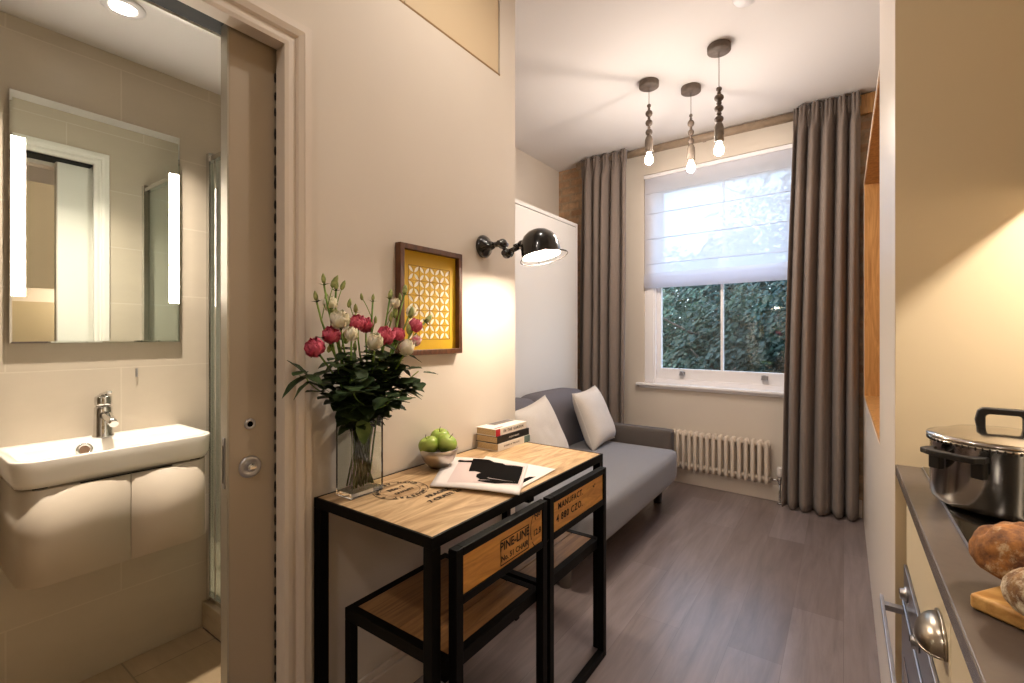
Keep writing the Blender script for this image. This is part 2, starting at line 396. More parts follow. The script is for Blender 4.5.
# sliding leaf
LF, LB, LY = XL - 0.046, XL - 0.084, 0.581
dl = struct(box('door_1', LB, LF, LY, 1.44, 0.012, 2.070, M_doorleaf, None, 0.001), 'taupe sliding pocket door of the bathroom, mostly slid into the wall')
box('inner_face', LB - 0.0012, LB - 0.0002, LY, 1.44, 0.012, 2.070, mat('door_inner_white', 'dfe0d8', 0.4), dl)
box('edge_strip', LB, LF - 0.001, LY - 0.004, LY, 0.012, 2.070, mat('door_edge_metal', 'b3ada0', 0.35, metal=0.6), dl)
mb = MB(); mb.box(LB + 0.012, LF - 0.014, LY - 0.0065, LY - 0.003, 0.84, 0.975); mb.build('edge_pull', M_steelmat, dl, 0.001)
mb = MB(); mb.box(LB + 0.016, LF - 0.018, LY - 0.0075, LY - 0.0064, 0.855, 0.955); mb.build('edge_slot', mat('slot_shadow', '4a443c', 0.6), dl)
mb = MB(); mb.lathe([(0.0, 0.004), (0.018, 0.004), (0.024, 0.006), (0.029, 0.004), (0.030, 0.0)], (LF, 0.634, 0.889), (1, 0, 0), 28); rose = mb.build('turn_plate', M_steelmat, dl)
mb = MB(); mb.lathe([(0.0, 0.016), (0.010, 0.015), (0.012, 0.010), (0.010, 0.003)], (LF, 0.634, 0.889), (1, 0, 0), 20); mb.box(LF + 0.010, LF + 0.020, 0.626, 0.642, 0.886, 0.892); mb.build('turn_knob', M_chrome, rose)
mb = MB(); mb.lathe([(0.006, 0.001), (0.009, 0.003), (0.014, 0.003), (0.015, 0.0)], (LF, 0.634, 1.005), (1, 0, 0), 24); ks = mb.build('keyhole_plate', M_steelmat, dl)
mb = MB(); mb.lathe([(0.0, 0.002), (0.0095, 0.002)], (LF, 0.634, 1.005), (1, 0, 0), 20); mb.build('keyhole', M_dark, ks)
struct(box('trim_3', TX, XL, -0.03, 0.70, 0.0, 0.012, mat('threshold_metal', 'b8aa96', 0.3, metal=0.4)), 'threshold strip in the bathroom doorway')

# cupboard doors high in the left wall
cup = thing('wall_cupboard', (XL - 0.035, 1.0, 2.42), 'pale yellow-cream flush cupboard high in the wall above the framed picture', 'cupboard')
for (y0, y1) in ((0.50, 1.147), (1.150, 1.705)):
    box('door', XL - 0.030, XL - 0.004, y0, y1, 2.432, 2.87, M_hatch, cup, 0.0015)
box('frame', XL - 0.035, XL + 0.001, 0.50, 1.711, 2.4201, 2.427, mat('hatch_edge', '8a6a40', 0.6), cup)

# ------------------------------------------------------------------ WINDOW
win = bpy.data.objects.new('window_1', None); COL.objects.link(win); win.location = WO; win.rotation_euler = (0, 0, SKEW)
struct(win, 'white painted sash window with one glazing bar')
mb = MB()
mb.box(FX0, -0.54, 0.015, 0.16, 0.82, 2.655); mb.box(0.54, FX1, 0.015, 0.16, 0.82, 2.655)
mb.box(-0.54, 0.54, 0.015, 0.16, 2.56, 2.655); mb.box(-0.54, 0.54, 0.03, 0.16, 0.82, 0.862)
mb.box(FX0 + 0.02, -0.555, 0.005, 0.015, 0.83, 2.64); mb.box(0.555, FX1 - 0.02, 0.005, 0.015, 0.83, 2.64); mb.box(-0.555, 0.555, 0.005, 0.015, 2.58, 2.64)
mb.build('window_frame', M_white, win, 0.003, 2, True)
mb = MB()
mb.box(-0.54, -0.503, 0.05, 0.09, 0.862, 1.71); mb.box(0.503, 0.54, 0.05, 0.09, 0.862, 1.71)
mb.box(-0.503, 0.503, 0.05, 0.09, 0.862, 0.952); mb.box(-0.503, 0.503, 0.05, 0.09, 1.672, 1.71); mb.box(-0.011, 0.011, 0.055, 0.085, 0.952, 1.672)
s1 = mb.build('lower_sash', M_white, win, 0.003, 2, True)
mb = MB()
mb.box(-0.54, -0.503, 0.095, 0.135, 1.672, 2.56); mb.box(0.503, 0.54, 0.095, 0.135, 1.672, 2.56)
mb.box(-0.503, 0.503, 0.095, 0.135, 1.672, 1.71); mb.box(-0.503, 0.503, 0.095, 0.135, 2.505, 2.56); mb.box(-0.011, 0.011, 0.10, 0.13, 1.71, 2.505)
s2 = mb.build('upper_sash', M_white, win, 0.003, 2, True)
M_pane = mat('window_glass', 'ffffff', 0.0, trans=1.0, ior=1.02)
M_pane2, t_, b_ = node_mat('window_glass_clear')
t_.nodes.remove(b_); tr = t_.nodes.new('ShaderNodeBsdfTransparent'); gl = t_.nodes.new('ShaderNodeBsdfGlossy'); gl.inputs['Roughness'].default_value = 0.02
mxs = t_.nodes.new('ShaderNodeMixShader'); mxs.inputs[0].default_value = 0.05; tr.inputs[0].default_value = (0.93, 0.97, 0.97, 1)
t_.links.new(tr.outputs[0], mxs.inputs[1]); t_.links.new(gl.outputs[0], mxs.inputs[2]); t_.links.new(mxs.outputs[0], t_.nodes['Material Output'].inputs[0])
for (z0, z1, par, yy) in ((0.952, 1.672, s1, 0.07), (1.71, 2.505, s2, 0.115)):
    for (x0, x1) in ((-0.503, -0.011), (0.011, 0.503)):
        MB().box(x0, x1, yy - 0.002, yy + 0.002, z0, z1).build('pane', M_pane2, par, 0, 2, True)
for x in (-0.315, 0.315):
    mb = MB(); mb.box(x - 0.022, x + 0.022, 0.040, 0.050, 0.895, 0.930); mb.prism([(x - 0.024, 0.0399, 0.897), (x + 0.024, 0.0399, 0.897), (x + 0.008, 0.0399, 0.935), (x - 0.008, 0.0399, 0.935)], (0, -0.022, 0))
    mb.build('sash_lift', M_steelmat, s1, 0.001, 2, True)
mb = MB(); mb.box(-0.70, 0.70, -0.045, 0.03, 0.797, 0.820); mb.box(-0.68, 0.68, -0.018, 0.0, 0.775, 0.797)
mb.build('window_sill', M_white, win, 0.006, 3, True)
# sheer blind
M_sheer, t_, b_ = node_mat('sheer_blind')
t_.nodes.remove(b_)
dif = t_.nodes.new('ShaderNodeBsdfDiffuse'); dif.inputs[0].default_value = lin('eeeae6')
tl = t_.nodes.new('ShaderNodeBsdfTranslucent'); tl.inputs[0].default_value = lin('e4e7f2')
tr = t_.nodes.new('ShaderNodeBsdfTransparent')
m1 = t_.nodes.new('ShaderNodeMixShader'); m1.inputs[0].default_value = 0.72; m2 = t_.nodes.new('ShaderNodeMixShader'); m2.inputs[0].default_value = 0.13
t_.links.new(dif.outputs[0], m1.inputs[1]); t_.links.new(tl.outputs[0], m1.inputs[2]); t_.links.new(m1.outputs[0], m2.inputs[1]); t_.links.new(tr.outputs[0], m2.inputs[2]); t_.links.new(m2.outputs[0], t_.nodes['Material Output'].inputs[0])
blind = thing('roman_blind', (WO.x, WO.y, 1.65), 'sheer white roman blind drawn halfway down over the window', 'blind'); blind.rotation_euler = (0, 0, SKEW)
mb = MB(); mb.grid(lambda u, v: (-0.628 + 1.256 * u, -0.012 + 0.002 * math.sin(u * 40 + v * 3), -0.0 + 0.985 * v), 40, 30)
mb.build('fabric', M_sheer, blind, 0, 2, True)
mb = MB()
for k in range(2):
    mb.grid(lambda u, v: (-0.628 + 1.256 * u, -0.014 - 0.008 * (k + 1) * math.sin(v * PI), 0.002 + (0.10 + 0.03 * k) * v), 20, 5)
mb.build('folded_hem', M_sheer, blind, 0, 2, True)
mb = MB()
for z in (0.21, 0.43, 0.65, 0.83): mb.box(-0.626, 0.626, -0.020, -0.013, z, z + 0.007)
mb.build('batten', M_sheer, blind, 0, 2, True)
MB().box(-0.63, 0.63, -0.03, -0.002, 0.965, 0.995).build('headrail', M_white, blind, 0.003, 2, True)

# outside: ground, trees
struct(box('ground', -14, 12, 4.4, 26, -1.25, -1.2, mat('lawn', '3d4a2c', 0.95, noise_amt=0.3, noise_scale=5)), 'dark lawn outside the window')
def leafmat(n, c): return mat(n, c, 0.55, noise_amt=0.45, noise_scale=1.2, spec=0.6)
LM = [leafmat('leaves_deep', '243a30'), leafmat('leaves_mid', '304c3e'), leafmat('leaves_blue', '2e4a48'), leafmat('leaves_pale', '587468')]
M_bark = mat('bark', '4b4038', 0.9, noise_amt=0.3, noise_scale=8, bump=0.5)
def tree(x, y, rad, zc, hgt, n, m, size, seed, label, zmin=-1.0):
    random.seed(seed)
    t = thing('garden_tree', (x, y, -1.2), label, 'tree', None)
    mb = MB()
    mb.tube([(x, y, -1.2), (x + 0.1, y, zc - hgt * 0.6), (x - 0.05, y + 0.05, zc), (x, y, zc + hgt * 0.5)], 0.1, 8, rs=[0.13, 0.10, 0.06, 0.02])
    for k in range(9):
        a = random.uniform(0, 2*PI); z = zc - hgt*0.5 + k * hgt * 0.11
        mb.tube([(x, y, z), (x + 0.5*rad*math.cos(a), y + 0.5*rad*math.sin(a), z + 0.25), (x + 0.85*rad*math.cos(a+.2), y + 0.85*rad*math.sin(a+.2), z + 0.45)], 0.02, 6, rs=[0.035, 0.02, 0.008])
    mb.build('trunk', M_bark, t)
    mb = MB()
    for i in range(n):
        while True:
            p = Vector((random.uniform(-1, 1), random.uniform(-1, 1), random.uniform(-1, 1)))
            if 0.25 < p.length < 1: break
        # clump the leaves
        p *= (0.78 + 0.30 * noise.noise(p * 3.1 + Vector((seed, 0, 0))))
        c = Vector((x + p.x * rad, y + p.y * rad, zc + p.z * hgt))
        if noise.noise(c * 2.3) < -0.30 or c.z < -1.15: continue
        n1 = Vector((random.gauss(0, 1), random.gauss(0, 1), random.gauss(0, 1))).normalized(); s1_ = n1.orthogonal().normalized(); s2_ = n1.cross(s1_)
        L = size * random.uniform(0.6, 1.3); W = L * 0.42
        mb.mi = 0
        mb.poly([c - s1_*L, c - s1_*L*0.2 + s2_*W, c + s1_*L, c - s1_*L*0.2 - s2_*W])
    mb.build('foliage', m, t, norm=False)
tree(-2.9, 8.0, 1.7, 0.6, 2.1, 32000, LM[1], 0.045, 1, 'broad leafy tree behind the lower left window pane')
tree(-1.2, 7.4, 1.5, 0.3, 1.9, 32000, LM[0], 0.045, 2, 'dark green bush seen through the lower right window pane')
tree(0.4, 8.2, 1.8, 0.6, 2.2, 26000, LM[2], 0.05, 3, 'bluish green tree standing behind the right curtain')
tree(-4.6, 9.5, 1.9, 1.2, 2.6, 6000, LM[2], 0.065, 4, 'bluish tree far left outside the window')
tree(-2.0, 10.5, 2.3, 1.2, 2.6, 24000, LM[2], 0.07, 5, 'tall tree at the back of the garden')
tree(-3.4, 6.6, 0.9, 0.1, 1.5, 4000, LM[3], 0.045, 6, 'pale leafy shrub close outside the left edge of the window')
tree(-1.9, 6.5, 0.8, -0.1, 1.2, 3500, LM[1], 0.045, 7, 'low shrub close outside the glazing bar')
tree(0.3, 11.5, 2.4, 2.0, 3.0, 6000, LM[0], 0.075, 8, 'large dark tree at the back right of the garden')
tree(-1.0, 12.5, 2.0, 3.0, 3.4, 5000, LM[2], 0.08, 9, 'tallest tree reaching up behind the blind')

# ------------------------------------------------------------------ CURTAINS
def curtain(name, x0t, x1t, x0b, x1b, yt, ztop, zbot, folds, seed, label):
    random.seed(seed)
    ph = [random.uniform(-0.5, 0.5) for _ in range(folds + 2)]
    t = thing(name, ((x0b + x1b) / 2, yt, zbot), label, 'curtain', 'long window curtains')
    def f(u, v):
        z = zbot + (ztop - zbot) * v
        head = max(0, min(1, (z - (ztop - 0.17)) / 0.05))
        w_ = u * folds; k = int(min(w_, folds - 1e-6))
        amp = 0.050 * (0.75 + 0.4 * ph[k]) * (1 - head) + 0.022 * head
        drift = 0.35 * math.sin(k * 2.1 + seed) * (1 - v)
        a = w_ * 2 * PI + drift
        fr = w_ - k; pa = ph[k] * (1 - fr) + ph[k+1] * fr
        a += 1.1 * pa * (1 - head) + 0.5 * math.sin(w_ * 1.7 + seed) * (1 - head)
        y = yt + (0.052 * (0.85 + 0.6 * pa) * (1 - head) + 0.022 * head) * math.sin(a)
        y += 0.014 * math.sin(u * folds * 6 * PI + 0.5) * head
        pinch = math.exp(-((z - (ztop - 0.15)) / 0.025) ** 2)
        y += -0.010 * pinch * math.cos(a)
        g = v ** 1.5
        x0 = x0b + (x0t - x0b) * g; x1 = x1b + (x1t - x1b) * g
        uu = u + 0.018 * math.sin(a * 1.0 + 1.3) * (1 - head)
        x = x0 + (x1 - x0) * uu
        return (x, y + 0.006 * math.sin(z * 3 + u * 9), z)
    MB().grid(f, folds * 16, 60).build('cloth', M_curtain, t, 0, 2, False, 0.003)
    for i in range(folds + 1):
        x = x0t + (x1t - x0t) * (i + 0.5) / (folds + 1)
        mb = MB(); mb.tube([(x, yt + 0.006, ztop - 0.04), (x, yt + 0.024, ztop - 0.030), (x, yt + 0.026, ztop - 0.012)], 0.003, 6); mb.build('hook', M_steelmat, t)
curtain('curtain', -0.290, 0.088, -0.365, 0.078, 3.895, 2.862, 0.012, 5, 5, 'taupe pleated curtain right of the window, reaching the floor')
curtain('curtain', -1.99, -1.545, -2.02, -1.56, 3.93, 2.862, 0.012, 5, 9, 'taupe pleated curtain left of the window, behind the sofa arm')
pole = thing('curtain_pole', (-0.95, 3.965, 2.828), 'brown wooden curtain pole running under the ceiling above the window', 'curtain pole')
MB().cyl((-2.05, 3.975, 2.826), (0.098, 3.958, 2.826), 0.031, None, 20).build('rod', M_pole, pole)
for x in (-2.0, -0.93, 0.05):
    mb = MB(); mb.box(x - 0.012, x + 0.012, 3.96, wy(x) + 0.005, 2.822, 2.842); mb.build('bracket', M_pole, pole)

# ------------------------------------------------------------------ RADIATOR
rad = thing('radiator', (wl(-0.82) + WO.x, wy(-0.82), 0), 'cream column radiator on the wall below the window', 'radiator')
rad.location = WM @ Vector((0, 0, 0)); rad.rotation_euler = (0, 0, SKEW)
rx0, rx1 = wl(-1.19), wl(-0.438)
N = 16
def section(x):
    mb = MB()
    for yy in (-0.095, -0.045):
        mb.lathe([(0.0, 0.0), (0.012, 0.003), (0.0145, 0.02), (0.0145, 0.295), (0.012, 0.310), (0.0, 0.314)], (x, yy, 0.140), (0, 0, 1), 12)
    for zz in (0.172, 0.42):
        mb.tube([(x, -0.095, zz), (x, -0.045, zz)], 0.013, 10)
        mb.cyl((x - (rx1 - rx0) / N / 2, -0.07, zz), (x + (rx1 - rx0) / N / 2, -0.07, zz), 0.017, None, 14)
    return mb
first = None
for i in range(N):
    x = rx0 + (i + 0.5) * (rx1 - rx0) / N
    if first is None:
        first = section(x).build('section', M_rad, rad, 0, 2, True); fx = x
    else:
        c = first.copy(); c.location = (x - fx, 0, 0); COL.objects.link(c)
for xx in (rx0 + 0.10, rx1 - 0.13): MB().box(xx, xx + 0.03, -0.045, 0.0, 0.40, 0.43).build('wall_bracket', M_rad, rad, 0, 2, True)
mb = MB(); mb.cyl((rx1, -0.07, 0.172), (rx1 + 0.06, -0.07, 0.172), 0.010, None, 12); mb.cyl((rx1 + 0.06, -0.07, 0.15), (rx1 + 0.06, -0.07, 0.20), 0.014, None, 14)
mb.build('valve', M_chrome, rad, 0, 2, True)
mb = MB(); mb.lathe([(0.019, 0), (0.021, 0.01), (0.021, 0.06), (0.017, 0.072), (0.0, 0.074)], (rx1 + 0.06, -0.07, 0.20), (0, 0, 1), 18); mb.build('thermostat_head', mat('plastic_white', 'd8d2cc', 0.4), rad, 0, 2, True)
mb = MB(); mb.cyl((rx1 + 0.06, -0.07, 0.002), (rx1 + 0.06, -0.07, 0.15), 0.0075, None, 10); mb.lathe([(0.02, 0), (0.018, 0.008), (0.008, 0.012)], (rx1 + 0.06, -0.07, 0.002), (0, 0, 1), 18)
mb.build('pipe', M_chrome, rad, 0, 2, True)

# ------------------------------------------------------------------ FOLD-DOWN BED CABINET
cab = thing('fold_down_bed_cabinet', (-2.14, 2.8, 0), 'tall white fold-down bed cabinet standing behind the sofa', 'cabinet')
CY0, CY1, CF, CT = 1.845, 3.785, -1.95, 2.235
mb = MB(); mb.box(-2.338, CF - 0.02, CY0, CY1, 0.0, CT); mb.box(CF - 0.02, CF, CY0, CY0 + 0.03, 0, CT); mb.box(CF - 0.02, CF, CY1 - 0.03, CY1, 0, CT); mb.box(CF - 0.02, CF, CY0 + 0.03, CY1 - 0.03, CT - 0.030, CT)
mb.build('carcass', M_cabwhite, cab, 0.001)
box('front_panel', CF - 0.018, CF - 0.001, CY0 + 0.033, CY1 - 0.033, 0.05, CT - 0.035, M_cabwhite, cab, 0.001)
mb = MB(); mb.box(CF - 0.0195, CF - 0.0185, CY0 + 0.028, CY1 - 0.028, 0.04, CT - 0.028); mb.build('gap', M_dark, cab)

# ------------------------------------------------------------------ SOFA
sofa = thing('sofa', (-1.48, 2.8, 0), 'grey fabric sofa with one low arm, in front of the white bed cabinet', 'sofa')
SY0, SY1, SXF = 1.98, 3.50, -1.03
def soft(x0, x1, y0, y1, z0, z1, p=6.0, nu=28, puff=0.0, k=0.10):
    """box with soft rounded edges, built as one closed surface"""
    bm_ = bmesh.new(); bmesh.ops.create_cube(bm_, size=2); bmesh.ops.subdivide_edges(bm_, edges=bm_.edges[:], cuts=14, use_grid_fill=True)
    hx, hy, hz = (x1-x0)/2, (y1-y0)/2, (z1-z0)/2; cx, cy, cz = (x0+x1)/2, (y0+y1)/2, (z0+z1)/2
    r = k
    for v in bm_.verts:
        q = Vector((v.co.x*hx, v.co.y*hy, v.co.z*hz)); inner = Vector((max(-hx+r, min(hx-r, q.x)), max(-hy+r, min(hy-r, q.y)), max(-hz+r, min(hz-r, q.z))))
        d = q - inner
        if d.length > 1e-6: q = inner + d.normalized() * r
        sx, sy, sz = q.x/hx, q.y/hy, q.z/hz
        q.x += puff * sx * max(0, (1-sy**4)*(1-sz**4)); q.z += puff * sz * max(0, (1-sx**4)*(1-sy**4))
        v.co = q + Vector((cx, cy, cz))
    for f in bm_.faces: f.smooth = True
    m_ = MB(); m_.bm.free(); m_.bm = bm_; return m_
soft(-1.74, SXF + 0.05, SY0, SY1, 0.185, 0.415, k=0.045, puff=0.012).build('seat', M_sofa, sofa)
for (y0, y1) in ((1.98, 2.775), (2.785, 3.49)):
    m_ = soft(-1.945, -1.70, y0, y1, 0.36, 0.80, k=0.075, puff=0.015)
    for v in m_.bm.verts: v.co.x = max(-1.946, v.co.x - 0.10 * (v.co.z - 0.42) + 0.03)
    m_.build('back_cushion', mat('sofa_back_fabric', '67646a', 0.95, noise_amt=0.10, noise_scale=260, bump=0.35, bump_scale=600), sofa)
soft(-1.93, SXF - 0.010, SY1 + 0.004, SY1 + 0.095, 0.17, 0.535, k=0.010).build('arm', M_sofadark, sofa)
mb = MB(); mb.box(-1.80, SXF - 0.06, SY0 + 0.05, SY1 + 0.04, 0.135, 0.185); mb.build('base', mat('sofa_base', '2a2624', 0.8), sofa, 0.004)
for x in (-1.13, -1.74):
    for y in (2.06, 3.48):
        mb = MB(); mb.cyl((x, y, 0.0), (x, y, 0.14), 0.028, 0.036, 16); mb.build('leg', mat('sofa_leg', '6b625a', 0.6) if y < 3 else mat('sofa_leg_dark', '2a2422', 0.6), sofa)
def pillow(name, center, size, thick, rot, label):
    t = thing(name, center, label, 'cushion', 'pale linen cushions on the sofa')
    E = Matrix.Rotation(rot[2], 4, 'Z') @ Matrix.Rotation(rot[1], 4, 'Y') @ Matrix.Rotation(rot[0], 4, 'X')
    h = size / 2; n = 26
    mb = MB()
    for sgn in (1, -1):
        def f(u, v):
            a, b = 2*u-1, 2*v-1
            ca = 1 - 0.07 * (1 - b*b) * abs(a)**2; cb = 1 - 0.07 * (1 - a*a) * abs(b)**2
            tt = thick * (max(0, 1 - a**4) * max(0, 1 - b**4)) ** 0.55 * (0.75 + 0.25 * (1 - b*0.5))
            wr_ = 0.006 * noise.noise(Vector((a*3, b*3, sgn*2))) * (1 - a*a) * (1 - b*b)
            return Vector(center) + E @ Vector((sgn * (tt/2 + wr_) , a*h*ca, b*h*cb))
        mb.grid(f, n, n)
    bmesh.ops.remove_doubles(mb.bm, verts=mb.bm.verts[:], dist=0.0005)
    mb.build('cover', M_linen, t)
    mb = MB(); pts = []
    for i in range(60):
        q = i / 60 * 4; k = int(q); fr = q - k
        a, b = [(-1 + 2*fr, -1), (1, -1 + 2*fr), (1 - 2*fr, 1), (-1, 1 - 2*fr)][k]
        ca = 1 - 0.07 * (1 - b*b) * abs(a)**2; cb = 1 - 0.07 * (1 - a*a) * abs(b)**2
        pts.append(Vector(center) + E @ Vector((0, a*h*ca, b*h*cb)))
    mb.tube(pts, 0.003, 6, True); mb.build('seam', M_linen, t)
pillow('throw_cushion', (-1.530, 3.240, 0.630), 0.43, 0.15, (R(3), R(-21), R(2)), 'pale linen cushion leaning near the far arm of the sofa')
pillow('throw_cushion', (-1.545, 2.500, 0.618), 0.42, 0.15, (R(9), R(-21), R(-3)), 'pale linen cushion behind the books, nearer end of the sofa')

# ------------------------------------------------------------------ CONSOLE TABLE
TY0, TY1, TX0, TX1, TZ = 0.793, 1.752, -1.272, -0.789, 0.770
def text_mesh(s, size, origin, right, up, m, name, parent, lift=0.0006, align='LEFT', spacing=1.0):
    cu = bpy.data.curves.new(name, 'FONT'); cu.body = s; cu.size = size; cu.align_x = align; cu.align_y = 'CENTER'; cu.extrude = 0.0002; cu.space_character = spacing
    cu.resolution_u = 2; cu.offset = size * 0.022
    tmp = bpy.data.objects.new('tmp', cu); COL.objects.link(tmp)
    dg = bpy.context.evaluated_depsgraph_get(); me = bpy.data.meshes.new_from_object(tmp.evaluated_get(dg))
    bpy.data.objects.remove(tmp)
    r_, u_ = Vector(right).normalized(), Vector(up).normalized(); n_ = r_.cross(u_)
    return [[Vector(origin) + r_*v.co.x + u_*v.co.y + n_*(v.co.z + lift) for v in me.vertices], [tuple(p.vertices) for p in me.polygons]]
def add_text(mb, *a, **k):
    vs_, fs_ = text_mesh(*a, **k); bv = [mb.bm.verts.new(v) for v in vs_]
    for f in fs_: mb._f([bv[i] for i in f])
def ring_pts(c, a, b, r_, u_, n=48): return [Vector(c) + Vector(r_)*(a*math.cos(2*PI*i/n)) + Vector(u_)*(b*math.sin(2*PI*i/n)) for i in range(n)]
def flat_ring(mb, c, ro, ri, r_, u_, n=48, th=0.0004, gaps=()):
    nn = Vector(r_).cross(Vector(u_)).normalized() * th
    o_ = ring_pts(c, ro, ro, r_, u_, n); i_ = ring_pts(c, ri, ri, r_, u_, n)
    for k in range(n):
        if k in gaps: continue
        j = (k+1) % n; mb.quad(o_[k]+nn, o_[j]+nn, i_[j]+nn, i_[k]+nn)
table = thing('console_table', ((TX0+TX1)/2, (TY0+TY1)/2, 0), 'narrow industrial table of mango wood in a black steel frame against the wall', 'table')
T = 0.030
mb = MB()
for (x0, x1) in ((TX0, TX0+0.008), (TX1-0.008, TX1)): mb.box(x0, x1, TY0, TY1, TZ-0.0285, TZ)
for (y0, y1) in ((TY0, TY0+0.008), (TY1-0.008, TY1)): mb.box(TX0+0.008, TX1-0.008, y0, y1, TZ-0.0285, TZ)
mb.box(TX0+0.008, TX1-0.008, TY0+0.008, TY0+T, TZ-0.0285, TZ-0.026); mb.box(TX0+0.008, TX1-0.008, TY1-T, TY1-0.008, TZ-0.0285, TZ-0.026)
mb.box(TX0+0.008, TX0+T, TY0+T, TY1-T, TZ-0.0285, TZ-0.026); mb.box(TX1-T, TX1-0.008, TY0+T, TY1-T, TZ-0.0285, TZ-0.026)
mb.build('frame', M_black, table, 0.001)
tabletop = box('tabletop', TX0+0.0085, TX1-0.0085, TY0+0.0085, TY1-0.0085, TZ-0.0255, TZ-0.0005, M_mango, table, 0.001)
for x in (TX0, TX1-T):
    for y in (TY0, TY1-T):
        box('leg', x, x+T, y, y+T, 0, TZ-0.029, M_black, table, 0.0015)
box('crossbar', TX0+T, TX1-T, 1.255, 1.285, TZ-0.060, TZ-0.029, M_black, table, 0.001)
# stamped marks on the top
RT, UP = (0, 1, 0), (-1, 0, 0)
mb = MB(); c0 = (-1.115, 0.985, TZ); gp = {5, 6, 19, 30, 31, 40}
flat_ring(mb, c0, 0.085, 0.082, RT, UP, 48, 0.0004, gp); flat_ring(mb, c0, 0.060, 0.0585, RT, UP, 48, 0.0004, {2, 3, 20, 21, 33})
vn = Vector((0, 0, 1))
for i, ch in enumerate('MADE BY HAND * INDUSTRY * '):
    if ch == ' ': continue
    a = PI * 0.9 - i * 2 * PI / 26; rr = Vector(RT)*math.cos(a) + Vector(UP)*math.sin(a)
    add_text(mb, ch, 0.020, Vector(c0) + rr*0.071, rr.cross(vn) * -1 if False else vn.cross(rr) * -1, rr, None, 't', None, align='CENTER')
add_text(mb, 'No. 7', 0.028, Vector(c0) + Vector(UP)*0.018, RT, UP, None, 't', None, align='CENTER')
add_text(mb, 'QUALITY', 0.018, Vector(c0) - Vector(UP)*0.018, RT, UP, None, 't', None, align='CENTER')
add_text(mb, 'FRAGILE', 0.026, (-1.002, 0.985, TZ), RT, UP, None, 't', None)
add_text(mb, '7 CRATE 26', 0.026, (-0.966, 0.960, TZ), RT, UP, None, 't', None)
mb.build('stamp', M_ink, tabletop, norm=False)

# ------------------------------------------------------------------ CHAIRS
def make_chair(y0, w_, marks, label):
    y1 = y0 + w_; xb, t = -0.755, 0.026; xf = -1.190; zs = 0.452; zt = 0.731
    ch = thing('industrial_chair', ((xb+xf)/2, (y0+y1)/2, 0), label, 'chair', 'chairs tucked under the console table')
    mb = MB()
    mb.box(xb-t, xb, y0, y0+t, 0, zt); mb.box(xb-t, xb, y1-t, y1, 0, zt)
    mb.box(xb-t, xb, y0+t, y1-t, zt-t*0.8, zt); mb.box(xb-t, xb, y0+t, y1-t, 0, t); mb.box(xb-t, xb, y0+t, y1-t, 0.592, 0.592+t*0.8)
    mb.build('back_frame', M_black, ch, 0.0015)
    brest = box('backrest', xb-t+0.003, xb-0.004, y0+t+0.0005, y1-t-0.0005, 0.6135, zt-t*0.8-0.0005, M_mangoback, ch, 0.0005)
    mb = MB()
    mb.box(xf, xb-t, y0, y0+t, zs-0.034, zs); mb.box(xf, xb-t, y1-t, y1, zs-0.034, zs)
    mb.box(xf, xf+t, y0+t, y1-t, zs-0.034, zs); mb.box(xb-2*t, xb-t, y0+t, y1-t, zs-0.034, zs)
    mb.build('seat_frame', M_black, ch, 0.0015)
    mb = MB(); xs = [xf+t+0.001, xf+t+0.175, xf+t+0.176, xb-2*t-0.088, xb-2*t-0.084, xb-2*t-0.001]
    for a, b in ((0, 1), (2, 3), (4, 5)): mb.box(xs[a], xs[b], y0+t+0.001, y1-t-0.001, zs-0.020, zs-0.001)
    mb.build('seat', M_mangoseat, ch, 0.001)
    for y in (y0, y1-t): box('leg', xf, xf+t, y, y+t, 0, zs-0.0345, M_black, ch, 0.0015)
    mb = MB(); marks(mb, xb-0.0038, y0+t, y1-t); mb.build('stamp', M_ink, brest, norm=False)
    return ch
RY, UZ = (0, 1, 0), (0, 0, 1)
def marks1(mb, x, a, b):
    x += 0.0
    y0, y1, z0, z1, l = a+0.155, a+0.295, 0.620, 0.690, 0.003
    for (p, q, r_, s_) in ((y0, y1, z0, z0+l), (y0, y1, z1-l, z1), (y0, y0+l, z0, z1), (y1-l, y1, z0, z1)):
        mb.quad((x+.0006, p, r_), (x+.0006, q, r_), (x+.0006, q, s_), (x+.0006, p, s_))
    add_text(mb, 'PINE-LINE', 0.033, (x, (y0+y1)/2, 0.670), RY, UZ, None, 't', None, align='CENTER')
    add_text(mb, 'No. 51 CHAIR', 0.022, (x, (y0+y1)/2, 0.637), RY, UZ, None, 't', None, align='CENTER')
    flat_ring(mb, (x, b-0.045, 0.668), 0.0, 0.0, RY, UZ, 4)
    for k in range(14, 40):
        a0 = 2*PI*k/48; c = Vector((x+.0006, b+0.005, 0.665))
        if k % 9 == 0: continue
        P = lambda r_, t_: c + Vector((0, r_*math.cos(t_), r_*math.sin(t_)))
        mb.quad(P(0.072, a0), P(0.072, a0+0.13), P(0.069, a0+0.13), P(0.069, a0))
    add_text(mb, 'No', 0.026, (x, b-0.044, 0.698), (0, 1, 0.3), (0, -0.3, 1), None, 't', None)
    add_text(mb, '12.8', 0.026, (x, b-0.052, 0.652), RY, UZ, None, 't', None)
def marks2(mb, x, a, b):
    add_text(mb, 'MANUFACT.', 0.029, (x, a+0.030, 0.688), RY, UZ, None, 't', None, spacing=1.15)
    add_text(mb, '4 880 CZO.', 0.033, (x, a+0.020, 0.650), RY, UZ, None, 't', None, spacing=1.15)
    for (dy, dz) in ((0.29, 0.683), (0.296, 0.679), (0.303, 0.686)): mb.quad((x+.0006, a+dy, dz), (x+.0006, a+dy+.008, dz+.003), (x+.0006, a+dy+.006, dz+.008), (x+.0006, a+dy-.001, dz+.005))
make_chair(0.840, 0.422, marks1, 'black steel chair with boxed stamp on its wooden back, farther from the sofa')
make_chair(1.278, 0.430, marks2, 'black steel chair with two lines of stamped lettering on its back, nearer the sofa')

